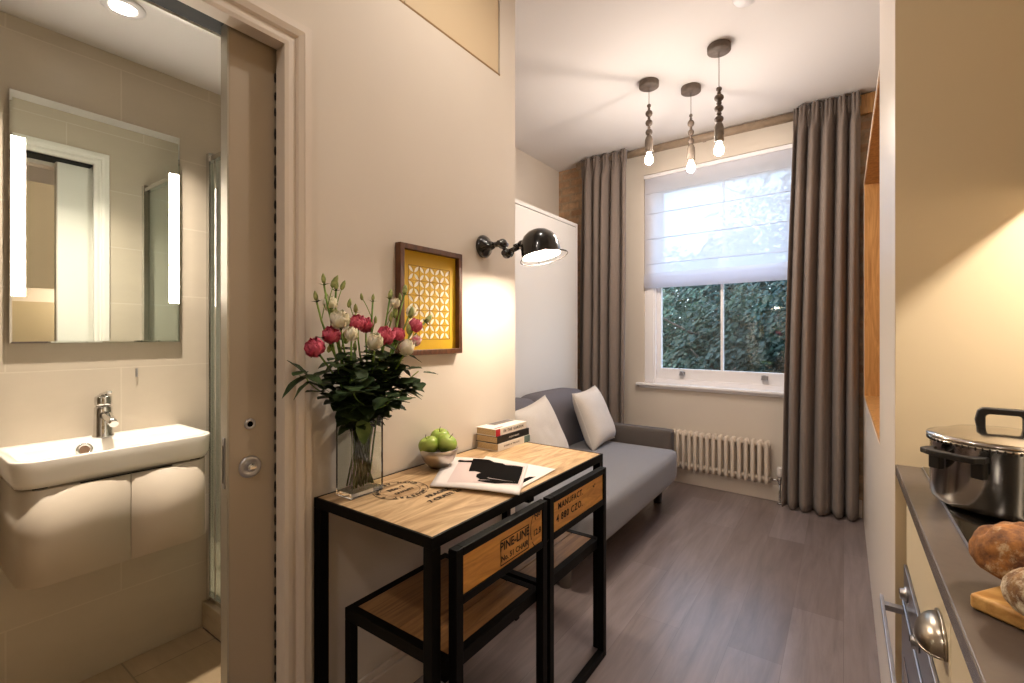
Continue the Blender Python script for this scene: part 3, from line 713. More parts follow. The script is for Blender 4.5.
# ------------------------------------------------------------------ VASE AND FLOWERS
VX0, VX1, VY0, VY1 = -1.236, -1.160, 0.842, 0.955
M_vase, t_, b_ = node_mat('vase_glass')
b_.inputs['Base Color'].default_value = (0.97, 0.99, 0.98, 1); b_.inputs['Roughness'].default_value = 0.01; b_.inputs['Transmission Weight'].default_value = 1.0; b_.inputs['IOR'].default_value = 1.36
lp = t_.nodes.new('ShaderNodeBsdfTransparent')
def thin_glass(name, tint, fr):
    m, t, b = node_mat(name); t.nodes.remove(b); a = t.nodes.new('ShaderNodeBsdfTransparent'); a.inputs[0].default_value = tint; g = t.nodes.new('ShaderNodeBsdfGlossy'); g.inputs['Roughness'].default_value = 0.02
    f = t.nodes.new('ShaderNodeFresnel'); f.inputs[0].default_value = fr; x = t.nodes.new('ShaderNodeMixShader'); ge = t.nodes.new('ShaderNodeNewGeometry'); k1 = t.nodes.new('ShaderNodeMath'); k1.operation = 'SUBTRACT'; k1.inputs[0].default_value = 1; k2 = t.nodes.new('ShaderNodeMath'); k2.operation = 'MULTIPLY'; t.links.new(ge.outputs['Backfacing'], k1.inputs[1]); t.links.new(k1.outputs[0], k2.inputs[0]); t.links.new(f.outputs[0], k2.inputs[1]); t.links.new(k2.outputs[0], x.inputs[0]); t.links.new(a.outputs[0], x.inputs[1]); t.links.new(g.outputs[0], x.inputs[2]); t.links.new(x.outputs[0], t.nodes['Material Output'].inputs[0]); return m
M_vthin = thin_glass('vase_thin_glass', (0.93, 0.96, 0.94, 1), 1.45)
M_water = thin_glass('water', (0.95, 0.97, 0.94, 1), 1.25)
vase = thing('glass_vase', ((VX0+VX1)/2, (VY0+VY1)/2, TZ), 'clear rectangular glass vase half full of water at the near end of the table', 'vase')
mb = MB(); wt = 0.004; zt = 1.003; zb = TZ + 0.001
def rect(x0, x1, y0, y1, z): return [(x0, y0, z), (x1, y0, z), (x1, y1, z), (x0, y1, z)]
o0 = [mb.bm.verts.new(p) for p in rect(VX0, VX1, VY0, VY1, zb)]; o1 = [mb.bm.verts.new(p) for p in rect(VX0, VX1, VY0, VY1, zt)]
i1 = [mb.bm.verts.new(p) for p in rect(VX0+wt, VX1-wt, VY0+wt, VY1-wt, zt)]; i0 = [mb.bm.verts.new(p) for p in rect(VX0+wt, VX1-wt, VY0+wt, VY1-wt, zb+0.014)]
mb._f(o0[::-1])
for i in range(4):
    j = (i+1) % 4; mb._f([o0[i], o0[j], o1[j], o1[i]]); mb._f([o1[i], o1[j], i1[j], i1[i]]); mb._f([i1[i], i1[j], i0[j], i0[i]])
mb._f(i0)
mb.build('glass', M_vase, vase, 0.0012, 2)
box('water', VX0+wt+0.0004, VX1-wt-0.0004, VY0+wt+0.0004, VY1-wt-0.0004, zb+0.0145, 0.948, M_water, vase)

def pmat(name, a, b_col, scale=14):
    m, t, b = node_mat(name); tc = t.nodes.new('ShaderNodeTexCoord'); n = t.nodes.new('ShaderNodeTexNoise'); n.inputs['Scale'].default_value = scale; n.inputs['Detail'].default_value = 3
    t.links.new(tc.outputs['Object'], n.inputs[0]); r = t.nodes.new('ShaderNodeValToRGB'); r.color_ramp.elements[0].position = 0.35; r.color_ramp.elements[1].position = 0.65
    r.color_ramp.elements[0].color = lin(a); r.color_ramp.elements[1].color = lin(b_col); t.links.new(n.outputs[0], r.inputs[0]); t.links.new(r.outputs[0], b.inputs['Base Color'])
    b.inputs['Roughness'].default_value = 0.6; b.inputs['Subsurface Weight'].default_value = 0.15; b.inputs['Subsurface Radius'].default_value = (0.01, 0.006, 0.005); b.inputs['Specular IOR Level'].default_value = 0.3
    return m
M_pink = pmat('pink_petal', 'c23c5a', 'e0718a', 40); M_whitep = pmat('white_petal', 'e6dfba', 'f4f0e2', 30); M_bud = pmat('bud_green', '76864a', 'b3b878', 60)
M_leaf = pmat('leaf_dark', '1f3016', '3a4e26', 25); M_leaf2 = pmat('leaf_light', '46602f', '6c8148', 25); M_stem = pmat('stem_green', '5c8434', '93b05c', 40)
M_twotone = pmat('pink_white_petal', 'e9d9cf', 'd0607c', 60)
def petal(mb, base, axis, side, length, width, cup, open_, ripple=0.0, seg=5, seed=0):
    """one cupped petal rising from base along axis, leaning to side"""
    ax, sd = Vector(axis).normalized(), Vector(side).normalized(); tn = ax.cross(sd)
    def f(u, v):
        a = (u - 0.5) * 2; wv = width * math.sin(PI * min(1, 0.18 + v * 0.78)) ** 0.7
        out_ = open_ * v ** 1.6 + cup * math.sin(v * PI * 0.9)
        curl = -0.25 * cup * a * a + ripple * math.sin(a * 5 + seed) * v
        roll = 0.35 * max(0, v - 0.75) * open_ * 4
        return Vector(base) + ax * (length * v * (1 - 0.10 * a * a) - roll * 0.3) + sd * (out_ + curl * 2.2 * (1 if v > 0 else 0) + roll * 0.4) + tn * (a * wv)
    mb.grid(f, seg, seg + 1)
def bloom(mb, c, axis, size, layers, seed, tight=1.0):
    rnd = random.Random(seed); ax = Vector(axis).normalized(); x = ax.orthogonal().normalized(); y = ax.cross(x)
    base = Vector(c) - ax * size * 0.55
    mb.lathe([(0.0, 0.06*size), (0.22*size, 0.12*size), (0.27*size, 0.45*size), (0.20*size, 0.8*size), (0.06*size, 0.95*size), (0.0, 0.9*size)], base, ax, 10, cap=False)
    for L in range(layers):
        n = 3 + L
        for k in range(n):
            a = 2*PI*(k + 0.5*(L % 2)) / n + rnd.uniform(-.25, .25); sd = x*math.cos(a) + y*math.sin(a)
            r_ = (0.10 + 0.10 * L) * size
            petal(mb, base + sd * r_ * 0.4, ax, sd, size * (1.05 - 0.04*L) * rnd.uniform(.94, 1.05), size * (0.28 + 0.07*L), size * (0.14 + 0.08*L) * tight, size * (0.02 + 0.085*L) * tight, size*0.02, 6, rnd.random()*6)
def leaf(mb, p, d, L, W, fold=0.25, droop=0.3, up=(0, 0, 1)):
    d = Vector(d).normalized(); s_ = d.cross(Vector(up)); s_ = s_.normalized() if s_.length > 1e-3 else d.orthogonal().normalized(); n_ = s_.cross(d)
    def f(u, v):
        a = (u - 0.5) * 2; w_ = W * math.sin(PI * v ** 0.8) ** 0.85 * (1 - 0.15 * v)
        return Vector(p) + d*(L*v) + s_*(a*w_) + n_*(abs(a)*fold*w_ - droop*L*v*v) + n_*0.04*W*math.sin(v*14)*abs(a)
    mb.grid(f, 4, 9)
NECK = Vector((-1.198, 0.900, 0.985))
def stem_path(head, ax, rnd):
    foot = Vector((rnd.uniform(VX0+0.018, VX1-0.018), rnd.uniform(VY0+0.018, VY1-0.018), TZ+0.024))
    nk = Vector((NECK.x + rnd.uniform(-.022, .022), NECK.y + rnd.uniform(-.038, .038), NECK.z))
    nk += (Vector((0, head.y - NECK.y, 0)) * 0.07); nk.y = max(VY0+0.012, min(VY1-0.012, nk.y))
    pts = []
    h = Vector(head); c2 = h - Vector(ax).normalized() * (h - nk).length * 0.35
    for i in range(5): pts.append(foot.lerp(nk, i/5))
    for i in range(9):
        t = i/8; a = nk.lerp(nk + (nk - foot).normalized()*0.05, 1); pts.append((1-t)**3*nk + 3*(1-t)**2*t*a + 3*(1-t)*t*t*c2 + t**3*h)
    return pts
FL = []
def flower(kind, x, y, z, size, seed, label, lean=None):
    rnd = random.Random(seed); head = Vector((x, y, z)); ax = lean or Vector(((x - NECK.x)*1.2 + 0.30, (y - NECK.y)*1.1 - 0.22, 0.75))
    ax = Vector(ax).normalized()
    name = {'rose': 'pink_rose', 'white': 'white_lisianthus', 'bud': 'lisianthus_bud_spray', 'two': 'pink_edged_lisianthus'}[kind]
    t = thing(name, tuple(head), label, 'flower', 'flower stems in the glass vase')
    pts = stem_path(head - ax*size*0.45, ax, rnd)
    mb = MB(); mb.tube(pts, 0.0027, 7); 
    if kind == 'bud':
        for k in range(3):
            b0 = pts[-4 + k]; side = Vector((rnd.uniform(-.4, .8), rnd.uniform(-1, 1), 1.4)).normalized(); e_ = b0 + side * (0.035 + 0.018*k); mb.tube([b0, b0.lerp(e_, .5) + Vector((0, 0, .004)), e_], 0.0012, 5); FL.append(e_)
    mb.build('stem', M_stem, t)
    mb = MB()
    if kind == 'rose': bloom(mb, head, ax, size*0.92, 4, seed, 0.72)
    elif kind in ('white', 'two'): bloom(mb, head, ax, size*0.95, 3, seed, 0.85)
    else:
        tips = [(head, ax)] + [(FL.pop(), Vector((rnd.uniform(-.2, .4), rnd.uniform(-.4, .4), 1))) for _ in range(3)]
        for (q, a_) in tips:
            mb = MB(); s_ = size * rnd.uniform(.7, 1); mb.lathe([(0, -s_*0.55), (s_*0.20, -s_*0.40), (s_*0.27, -s_*0.05), (s_*0.20, s_*0.35), (s_*0.06, s_*0.62), (0, s_*0.7)], q, a_, 9); mb.build('bud', M_bud, t, norm=False)
    if kind != 'bud': mb.build('bloom', {'rose': M_pink, 'white': M_whitep, 'two': M_twotone, 'bud': M_bud}[kind], t, norm=False)
    mb = MB()   # sepals under the bloom and leaves along the stem
    x_ = ax.orthogonal().normalized(); y_ = ax.cross(x_)
    for k in range(5):
        a = 2*PI*k/5; leaf(mb, head - ax*size*0.55, ax*0.6 + (x_*math.cos(a) + y_*math.sin(a))*0.8, size*0.55, size*0.10)
    mb.mi = 0
    n = {'rose': 14, 'white': 9, 'two': 9, 'bud': 7}[kind]
    for k in range(n):
        q = pts[rnd.randint(5, 11)]
        if q.z > 1.235: continue
        a = rnd.uniform(0, 2*PI); d = Vector((math.cos(a)*0.6 + 0.25, math.sin(a)*1.0, rnd.uniform(-0.35, 0.55)))
        if q.x + d.x*0.08 < -1.262: d.x = abs(d.x)
        L = rnd.uniform(.050, .070) if kind == 'rose' else rnd.uniform(.040, .058)
        leaf(mb, q, d, L, L*rnd.uniform(.36, .48), 0.2, rnd.uniform(0, .35))
    for v in mb.bm.verts:
        if v.co.x < -1.268: v.co.x = -1.268
    mb.build('leaves', M_leaf if kind in ('rose', 'two') or rnd.random() < .45 else M_leaf2, t, norm=False)
    return t
fx = -1.13
flower('rose', -1.14, 0.712, 1.216, 0.050, 11, 'pink rose leaning out lowest at the left of the bouquet', Vector((0.25, -0.55, 0.55)))
flower('rose', -1.16, 0.776, 1.250, 0.048, 12, 'pink rose tucked behind the big white bloom at the left')
flower('rose', -1.16, 0.862, 1.286, 0.046, 13, 'pink rose high in the middle of the bouquet, left of its neighbour')
flower('rose', -1.19, 0.915, 1.280, 0.046, 14, 'pink rose at the back in the centre of the bouquet')
flower('rose', -1.11, 0.925, 1.248, 0.054, 15, 'pink rose facing front in the centre of the bouquet, the largest')
flower('rose', -1.15, 1.008, 1.252, 0.042, 16, 'pink rose right of centre, above the cream bloom', Vector((.2, .2, .8)))
flower('rose', -1.13, 1.062, 1.280, 0.044, 17, 'pink rose in front of the yellow picture', Vector((.2, .35, .8)))
flower('two', -1.12, 1.055, 1.230, 0.036, 18, 'white bloom edged with pink below the rightmost roses', Vector((.3, .4, .7)))
flower('white', -1.13, 0.782, 1.292, 0.056, 21, 'large creamy white bloom at the upper left of the bouquet')
flower('white', -1.09, 0.870, 1.230, 0.050, 22, 'white bloom facing front below the middle pink roses')
flower('white', -1.12, 0.812, 1.252, 0.040, 23, 'slim white half-open bloom beside the large creamy one', Vector((.15, -.1, 1)))
flower('white', -1.10, 0.998, 1.210, 0.050, 24, 'cream bloom low at the right of the bouquet', Vector((.35, .15, .8)))
flower('white', -1.18, 0.785, 1.338, 0.044, 25, 'pale closed bloom standing above the large creamy one')
flower('white', -1.15, 1.060, 1.325, 0.036, 26, 'small white bloom at the top right, in front of the picture', Vector((.1, .35, .9)))
flower('white', -1.17, 1.012, 1.350, 0.034, 27, 'small white bloom beside the picture frame, near the top')
flower('bud', -1.17, 0.735, 1.352, 0.032, 31, 'green buds rising at the far left of the bouquet', Vector((0, -.2, 1)))
flower('bud', -1.16, 0.752, 1.400, 0.034, 32, 'tallest green buds at the upper left of the bouquet', Vector((0, -.1, 1)))
flower('bud', -1.18, 0.805, 1.388, 0.032, 33, 'green buds standing just above the pale closed bloom', Vector((0, .1, 1)))
flower('bud', -1.17, 0.925, 1.360, 0.026, 34, 'single thin green buds above the central roses', Vector((0, .1, 1)))
flower('bud', -1.18, 1.000, 1.375, 0.030, 35, 'green buds right of centre, overlapping the frame edge', Vector((0, .2, 1)))
flower('bud', -1.16, 1.045, 1.392, 0.032, 36, 'green buds at the top right, in front of the yellow card', Vector((0, .3, 1)))
flower('bud', -1.13, 1.118, 1.300, 0.034, 37, 'green bud drooping at the far right of the bouquet', Vector((.1, .8, .7)))
flower('bud', -1.18, 0.870, 1.325, 0.028, 38, 'green buds between the white bloom and the middle roses')
# loose foliage branches filling the middle
random.seed(77)
branches = [(-1.17, 0.705, 1.140, 'long dark leafy sprig reaching left over the door moulding'), (-1.09, 0.80, 1.10, 'dark leafy sprig at the front left of the bouquet'), (-1.06, 0.90, 1.06, 'dark leafy sprig hanging over the vase front'),
            (-1.15, 0.90, 1.20, 'dark leafy sprig just under the central pink roses'), (-1.13, 0.78, 1.17, 'dark leafy sprig under the left roses'), (-1.14, 1.00, 1.17, 'dark leafy sprig under the low cream bloom'), (-1.13, 0.86, 1.12, 'dark leafy sprig in the middle front of the bouquet'),
            (-1.10, 1.02, 1.10, 'dark leafy sprig at the right above the vase'), (-1.14, 0.95, 1.14, 'dark leafy sprig in the middle of the bouquet'), (-1.16, 0.84, 1.16, 'dark leafy sprig behind the front white bloom'), (-1.12, 1.065, 1.13, 'pale-edged leafy sprig reaching right towards the picture')]
for i, (x, y, z, lb) in enumerate(branches):
    t = thing('leafy_sprig', (x, y, z), lb, 'foliage', 'leafy sprigs in the glass vase')
    rnd = random.Random(100 + i); pts = stem_path(Vector((x, y, z)), Vector((.3, (y - .9), .3)), rnd)
    mb = MB(); mb.tube(pts, 0.002, 6); mb.build('stem', M_stem, t)
    mb = MB()
    for k in range(26):
        q = pts[rnd.randint(6, 13)] + Vector((rnd.uniform(-.01, .02), rnd.uniform(-.025, .025), rnd.uniform(-.015, .02))); a = rnd.uniform(0, 2*PI); d = Vector((math.cos(a)*.6+.3, math.sin(a), rnd.uniform(-.5, .5)))
        L = rnd.uniform(.048, .070); leaf(mb, q, d, L, L*.46, 0.2, rnd.uniform(0, .3))
    if i == 0:
        leaf(mb, (x+.02, y+.02, z), (0.1, -1, -0.02), 0.075, 0.018); leaf(mb, (x+.02, y-.01, z), (0.15, -1, -0.35), 0.085, 0.016)
    for v in mb.bm.verts:
        if v.co.x < -1.268: v.co.x = -1.268
    mb.build('leaves', M_leaf, t, norm=False)
t = thing('loose_leaf', (-1.10, 0.885, 1.0), 'pale green leaf hanging down in front of the vase water', 'leaf')
mb = MB(); leaf(mb, (-1.148, 0.868, 1.012), (0.06, 0.06, -1), 0.088, 0.023, 0.2, 0.05, (1, -.4, 0)); mb.build('blade', M_leaf2, t, norm=False)
t = thing('loose_leaf', (-1.10, 0.83, 1.03), 'rounded green leaf folded over the left rim of the vase', 'leaf')
mb = MB(); leaf(mb, (-1.152, 0.875, 1.022), (0.12, -0.9, -0.15), 0.06, 0.022, 0.2, 0.1, (1, 0, .5)); mb.build('blade', M_leaf2, t, norm=False)

# ------------------------------------------------------------------ FRUIT BOWL
BC = (-1.192, 1.232)
bowl = thing('metal_bowl', (BC[0], BC[1], TZ), 'small round metal bowl holding green apples, against the wall', 'bowl')
mb = MB(); mb.lathe([(0.0, 0.001), (0.030, 0.001), (0.034, 0.004), (0.050, 0.020), (0.064, 0.046), (0.070, 0.070), (0.0685, 0.0705), (0.062, 0.047), (0.048, 0.022), (0.030, 0.007), (0.0, 0.006)], (BC[0], BC[1], TZ), (0, 0, 1), 40, cap=False)
mb.build('body', mat('pewter', 'c2b8ac', 0.32, metal=1.0, bump=0.1, bump_scale=30), bowl)
M_apple = pmat('apple_green', '7b9636', 'a3b45c', 20); M_apple.node_tree.nodes['Principled BSDF'].inputs['Roughness'].default_value = 0.25
for i, (x, y, z, r_, tilt, lb) in enumerate(((-1.207, 1.197, 0.853, 0.036, (-.2, -.3, 1), 'green apple at the left of the bowl'), (-1.165, 1.244, 0.855, 0.037, (.5, .2, 1), 'green apple at the front right of the bowl'), (-1.217, 1.265, 0.868, 0.036, (.1, -.2, 1), 'green apple standing highest at the back of the bowl'))):
    t = thing('green_apple', (x, y, z), lb, 'apple', 'green apples in the metal bowl')
    mb = MB(); prof = []
    for k in range(19):
        a = PI * k / 18; rr = r_ * (math.sin(a)) * (1 + 0.10 * math.cos(a)) ; hh = r_ * (0.92 * math.cos(a) - 0.28 * math.exp(-(math.sin(a) / 0.30) ** 2) * (1 if a < PI/2 else -0.5))
        prof.append((max(0, rr), hh))
    mb.lathe(prof, (x, y, z), tilt, 24, cap=False); mb.build('fruit', M_apple, t)
    tv = Vector(tilt).normalized(); p0 = Vector((x, y, z)) + tv * r_ * 0.62
    mb = MB(); mb.tube([p0, p0 + tv*0.010, p0 + tv*0.020 + Vector((.003, .002, 0))], 0.0012, 6); mb.build('stalk', mat('stalk_brown', '4a3520', 0.8), t)

# ------------------------------------------------------------------ BOOKS
M_page = plank_mat('book_pages', 'd8c29a', 'cfb78c', 'a98f66', 0.0012, 2.0, 0.9, 'yz', 0.0002, (1, 1), 0.5, 0.3, 0.1, False)
def book(z, h, x0, x1, y0, y1, cover, label, spine_marks, top_marks=None, rz=0):
    t = thing('book', ((x0+x1)/2, (y0+y1)/2, z), label, 'book', 'stack of books on the table', rz)
    cx, cy = (x0+x1)/2, (y0+y1)/2; X0, X1, Y0, Y1 = x0-cx, x1-cx, y0-cy, y1-cy; c = 0.0022
    mb = MB(); mb.box(X0, X1, Y0, Y1, 0, c); mb.box(X0, X1, Y0, Y1, h-c, h); mb.box(X1-c, X1, Y0, Y1, c, h-c)
    cv = mb.build('cover', cover, t, 0.0006, 2, True)
    MB().box(X0+0.004, X1-c-0.0003, Y0+0.003, Y1-0.003, c+0.0002, h-c-0.0002).build('pages', M_page, t, 0, 2, True)
    for (nm, m_, fn) in spine_marks:
        mb = MB(); fn(mb, X0, X1, Y0, Y1, h); mb.build(nm, m_, cv, 0, 2, True, norm=False)
    return t
M_cwhite = mat('cover_white', 'ddd6cc', 0.5); M_cblack = mat('cover_black', '14110f', 0.4); M_red = mat('cover_red', 'b5202a', 0.45); M_teal = mat('cover_teal', '5d7470', 0.5); M_grey = mat('cover_photo_grey', '6d6460', 0.45, noise_amt=0.4, noise_scale=25)
def sp_text(s, size, dy=0.5):
    def f(mb, X0, X1, Y0, Y1, h): add_text(mb, s, size, (X1, Y0 + (Y1-Y0)*dy, h/2), RY, UZ, None, 't', None, align='CENTER', spacing=1.3)
    return f
def sp_block(a, b):
    def f(mb, X0, X1, Y0, Y1, h): mb.box(X1+0.0001, X1+0.0006, Y0+(Y1-Y0)*a, Y0+(Y1-Y0)*b, 0.0005, h-0.0005)
    return f
def top_patch(a, b, c, d, lift=0.0004):
    def f(mb, X0, X1, Y0, Y1, h):
        mb.box(X0+(X1-X0)*a, X0+(X1-X0)*b, Y0+(Y1-Y0)*c, Y0+(Y1-Y0)*d, h+0.0001, h+lift)
    return f
book(TZ+0.0008, 0.030, -1.262, -1.148, 1.530, 1.768, M_cwhite, 'thick white paperback with a teal end on its spine, bottom of the stack', [('spine_band', M_teal, sp_block(0.80, 0.99)), ('spine_lettering', M_ink, sp_text('STORIES OF THE CITY', 0.009, 0.4))], None, 0)
book(TZ+0.0312, 0.029, -1.264, -1.150, 1.528, 1.763, M_cblack, 'black-spined paperback in the middle of the stack', [('spine_lettering', M_cwhite, sp_text('NIGHT WALKS', 0.009, 0.5))])
book(TZ+0.0606, 0.030, -1.262, -1.156, 1.525, 1.750, M_cwhite, 'white paperback with red and black spine lettering, top of the stack', [('spine_block', M_red, sp_block(0.0, 0.13)), ('spine_lettering', M_ink, sp_text('IN THE GARDEN', 0.016, 0.56)), ('cover_picture', M_grey, top_patch(0.05, 0.45, 0.30, 0.97)), ('cover_title', M_red, top_patch(0.80, 0.9, 0.05, 0.3))])

# ------------------------------------------------------------------ MAGAZINE
mag = thing('open_magazine', (-1.0, 1.25, TZ), 'open magazine with a dark brush-stroke picture lying on the table', 'magazine')
M_paper = mat('magazine_paper', 'ddd6d2', 0.35); M_tint = mat('printed_tint', 'c9b7b4', 0.35); M_printdark = mat('printed_dark', '050303', 0.8, spec=0.05, noise_amt=0.35, noise_scale=50)
def pg(u, v, lift=0.0):
    A, B, D, C = Vector((-1.056, 1.052)), Vector((-1.248, 1.341)), Vector((-0.775, 1.135)), Vector((-0.930, 1.420))
    p = A*(1-u)*(1-v) + B*(1-u)*v + D*u*(1-v) + C*u*v
    z = TZ + 0.0055 + 0.009 * math.sin(PI * min(1, u) * 0.95) ** 1.2 * 0.5 + 0.004 * u
    return Vector((p.x, p.y, z + lift))
mb = MB(); base = [(-1.030, 1.170), (-1.138, 1.437), (-0.829, 1.441), (-0.812, 1.150)]
mb.prism([(x, y, TZ + 0.0005) for x, y in base], (0, 0, 0.0042)); mb.build('right_pages', M_paper, mag, 0.0008)
mb = MB(); mb.grid(lambda u, v: pg(u, v), 16, 8); lpg = mb.build('left_pages', M_paper, mag, 0, 2, False, 0.0035)
mb = MB(); mb.grid(lambda u, v: pg(0.175 + 0.80*u, 0.10 + 0.80*v - 0.02*u + 0.15*u*(1-v), 0.0022), 16, 8); mb.build('printed_background', M_tint, lpg)
brush = [(0.335, 0.955), (0.415, 0.968), (0.538, 0.96), (0.605, 0.887), (0.707, 0.878), (0.75, 0.83), (0.862, 0.851), (0.955, 0.845), (0.962, 0.60), (0.955, 0.265), (0.849, 0.243), (0.717, 0.185), (0.615, 0.185), (0.509, 0.203), (0.527, 0.263), (0.476, 0.32), (0.470, 0.400), (0.505, 0.470), (0.430, 0.500), (0.360, 0.480), (0.345, 0.72)]
mb = MB(); bmv = [mb.bm.verts.new((u, v, 0)) for u, v in brush]; mb._f(bmv)
hv = [(0.158, 0.835), (0.175, 0.875), (0.25, 0.86), (0.345, 0.885), (0.355, 0.80), (0.25, 0.80), (0.175, 0.79)]
mb._f([mb.bm.verts.new((u, v, 0)) for u, v in hv]); bmesh.ops.triangulate(mb.bm, faces=mb.bm.faces[:])
for _ in range(3): bmesh.ops.subdivide_edges(mb.bm, edges=mb.bm.edges[:], cuts=1, use_grid_fill=True)
for v_ in mb.bm.verts: v_.co = pg(v_.co.x, v_.co.y, 0.0029)
mb.build('printed_brush', M_printdark, lpg, norm=False)
mb = MB()
for (u0, v0, u1, v1, u2, v2) in ((0.60, 0.33, 0.93, 0.30, 0.62, 0.315), (0.52, 0.24, 0.66, 0.27, 0.55, 0.232)):
    mb._f([mb.bm.verts.new(pg(u, v, 0.0033)) for u, v in ((u0, v0), (u1, v1), (u2, v2))])
mb.build('printed_streak', M_tint, lpg, norm=False)
mb = MB(); mb.prism([(-0.862, 1.20, TZ+0.0048), (-0.855, 1.31, TZ+0.0048), (-0.838, 1.325, TZ+0.0048), (-0.835, 1.215, TZ+0.0048)], (0, 0, 0.0003)); mb.build('printed_edge_mark', M_printdark, mag)

# ------------------------------------------------------------------ PICTURE
PY0, PY1, PZ0, PZ1, PD = 1.100, 1.421, 1.174, 1.568, 0.029
pic = thing('framed_picture', (XL, (PY0+PY1)/2, PZ0), 'brown wooden frame with a yellow cut-out lattice card on the wall', 'picture')
mb = MB(); fw = 0.019
def P3(x, y, z): return mb.bm.verts.new((x, y, z))
for (a, b) in (((PY0, PZ0), (PY1, PZ0)), ((PY1, PZ0), (PY1, PZ1)), ((PY1, PZ1), (PY0, PZ1)), ((PY0, PZ1), (PY0, PZ0))):
    cy, cz = (PY0+PY1)/2, (PZ0+PZ1)/2
    def inn(p): return (p[0] + fw * (1 if p[0] < cy else -1), p[1] + fw * (1 if p[1] < cz else -1))
    ia, ib = inn(a), inn(b)
    v = [P3(XL+0.001, *a), P3(XL+0.001, *b), P3(XL+0.001, *ib), P3(XL+0.001, *ia), P3(XL+PD, *a), P3(XL+PD, *b), P3(XL+PD, *ib), P3(XL+PD, *ia)]
    for q in ((0, 1, 5, 4), (4, 5, 6, 7), (7, 6, 2, 3), (0, 3, 2, 1)): mb._f([v[i] for i in q])
mb.build('frame', M_picframe, pic, 0.0015)
M_yellow = mat('yellow_card', 'c9a01c', 0.6, noise_amt=0.05, noise_scale=8); M_backing = mat('picture_backing', 'efe9dc', 0.8)
box('backing', XL+0.001, XL+0.0064, PY0+fw, PY1-fw, PZ0+fw, PZ1-fw, M_backing, pic)
# the card: real petal-shaped holes
gy0, gz0, cell, nc, nr = 1.154, 1.230, 0.0535, 4, 5
gy1, gz1 = gy0 + nc*cell, gz0 + nr*cell
mb = MB(); XC = XL + 0.0075
def tri_card(mb):
    # each cell: square minus 4 petals along its half-diagonals + 4 slim petals along the axes -> triangulated by constrained fill
    from mathutils.geometry import delaunay_2d_cdt
    for i in range(nc):
        for j in range(nr):
            c = Vector((gy0 + (i+.5)*cell, gz0 + (j+.5)*cell)); pts = []; faces = []
            h = cell/2; sq = [c + Vector(p) for p in ((-h, -h), (h, -h), (h, h), (-h, h))]
            pts += sq; edges = [(0, 1), (1, 2), (2, 3), (3, 0)]; holes = []
            for k in range(4):
                a = PI/4 + k*PI/2; d = Vector((math.cos(a), math.sin(a))); n_ = Vector((-d.y, d.x)); L0, L1 = 0.06*cell, 0.66*cell; W = 0.125*cell; loop = []
                for m_ in range(8): s_ = m_/8; loop.append(c + d*(L0+(L1-L0)*s_) + n_*(W*math.sin(PI*s_)))
                for m_ in range(8): s_ = 1-m_/8; loop.append(c + d*(L0+(L1-L0)*s_) - n_*(W*math.sin(PI*s_)))
                st = len(pts); pts += loop; edges += [(st+q, st+(q+1) % 16) for q in range(16)]; holes.append((c + d*(L0+L1)/2, d, n_, (L1-L0)/2, W))
            V, E_, F_, _, _, _ = delaunay_2d_cdt(pts, edges, [], 1, 1e-7)
            vv = [(XC, p.x, p.y) for p in V]; bv = [mb.bm.verts.new(p) for p in vv]
            for f in F_:
                m2 = sum((V[q] for q in f), Vector((0, 0))) / len(f); inside = False
                for (hc, d, n_, hl, W) in holes:
                    r_ = m2 - hc; s_ = r_.dot(d)/hl
                    if abs(s_) < 1 and abs(r_.dot(n_)) < W*math.sin(PI*(s_+1)/2): inside = True
                if not inside: mb._f([bv[q] for q in f])
tri_card(mb)
for (a, b, c, d) in ((PY0+fw, PY1-fw, PZ0+fw, gz0), (PY0+fw, PY1-fw, gz1, PZ1-fw), (PY0+fw, gy0, gz0, gz1), (gy1, PY1-fw, gz0, gz1)):
    mb.quad((XC, a, c), (XC, b, c), (XC, b, d), (XC, a, d))
bmesh.ops.remove_doubles(mb.bm, verts=mb.bm.verts[:], dist=1e-5)
ycard = mb.build('yellow_card', M_yellow, pic, 0, 2, False, 0.0012)
mb = MB()
for i in range(nc+1): mb.box(XC+0.001, XC+0.0014, gy0+i*cell-0.0007, gy0+i*cell+0.0007, gz0, gz1)
for j in range(nr+1): mb.box(XC+0.001, XC+0.0014, gy0, gy1, gz0+j*cell-0.0007, gz0+j*cell+0.0007)
mb.build('lattice_line', mat('lattice_brown', '6a4a12', 0.7), ycard)

# ------------------------------------------------------------------ WALL LAMP
lamp = thing('wall_lamp', (XL, 1.62, 1.63), 'black jointed wall lamp with a domed shade, lit, at the end of the wall', 'lamp')
M_lblack = mat('lamp_black', '120f0e', 0.22, coat=0.6)
mb = MB(); mb.lathe([(0.0, 0.0), (0.046, 0.0), (0.050, 0.004), (0.049, 0.012), (0.040, 0.024), (0.024, 0.034), (0.018, 0.050), (0.014, 0.060), (0.0, 0.062)], (XL+0.0005, 1.585, 1.626), (1, 0, 0), 32, cap=False); mb.build('wall_plate', M_lblack, lamp)
mb = MB(); mb.cyl((XL+0.055, 1.585, 1.628), (XL+0.092, 1.60, 1.632), 0.012, None, 16); mb.ball((XL+0.092, 1.605, 1.632), 0.022, seg=18); mb.cyl((XL+0.092, 1.575, 1.632), (XL+0.092, 1.635, 1.632), 0.011, None, 16)
mb.cyl((XL+0.092, 1.605, 1.630), (XL+0.110, 1.61, 1.594), 0.010, None, 14); mb.ball((XL+0.112, 1.61, 1.590), 0.022, seg=18); mb.cyl((XL+0.112, 1.585, 1.590), (XL+0.112, 1.64, 1.590), 0.012, None, 14)
mb.cyl((XL+0.112, 1.61, 1.592), (XL+0.180, 1.62, 1.618), 0.011, None, 14); mb.ball((XL+0.182, 1.62, 1.620), 0.020, seg=18); mb.build('arm', M_lblack, lamp)
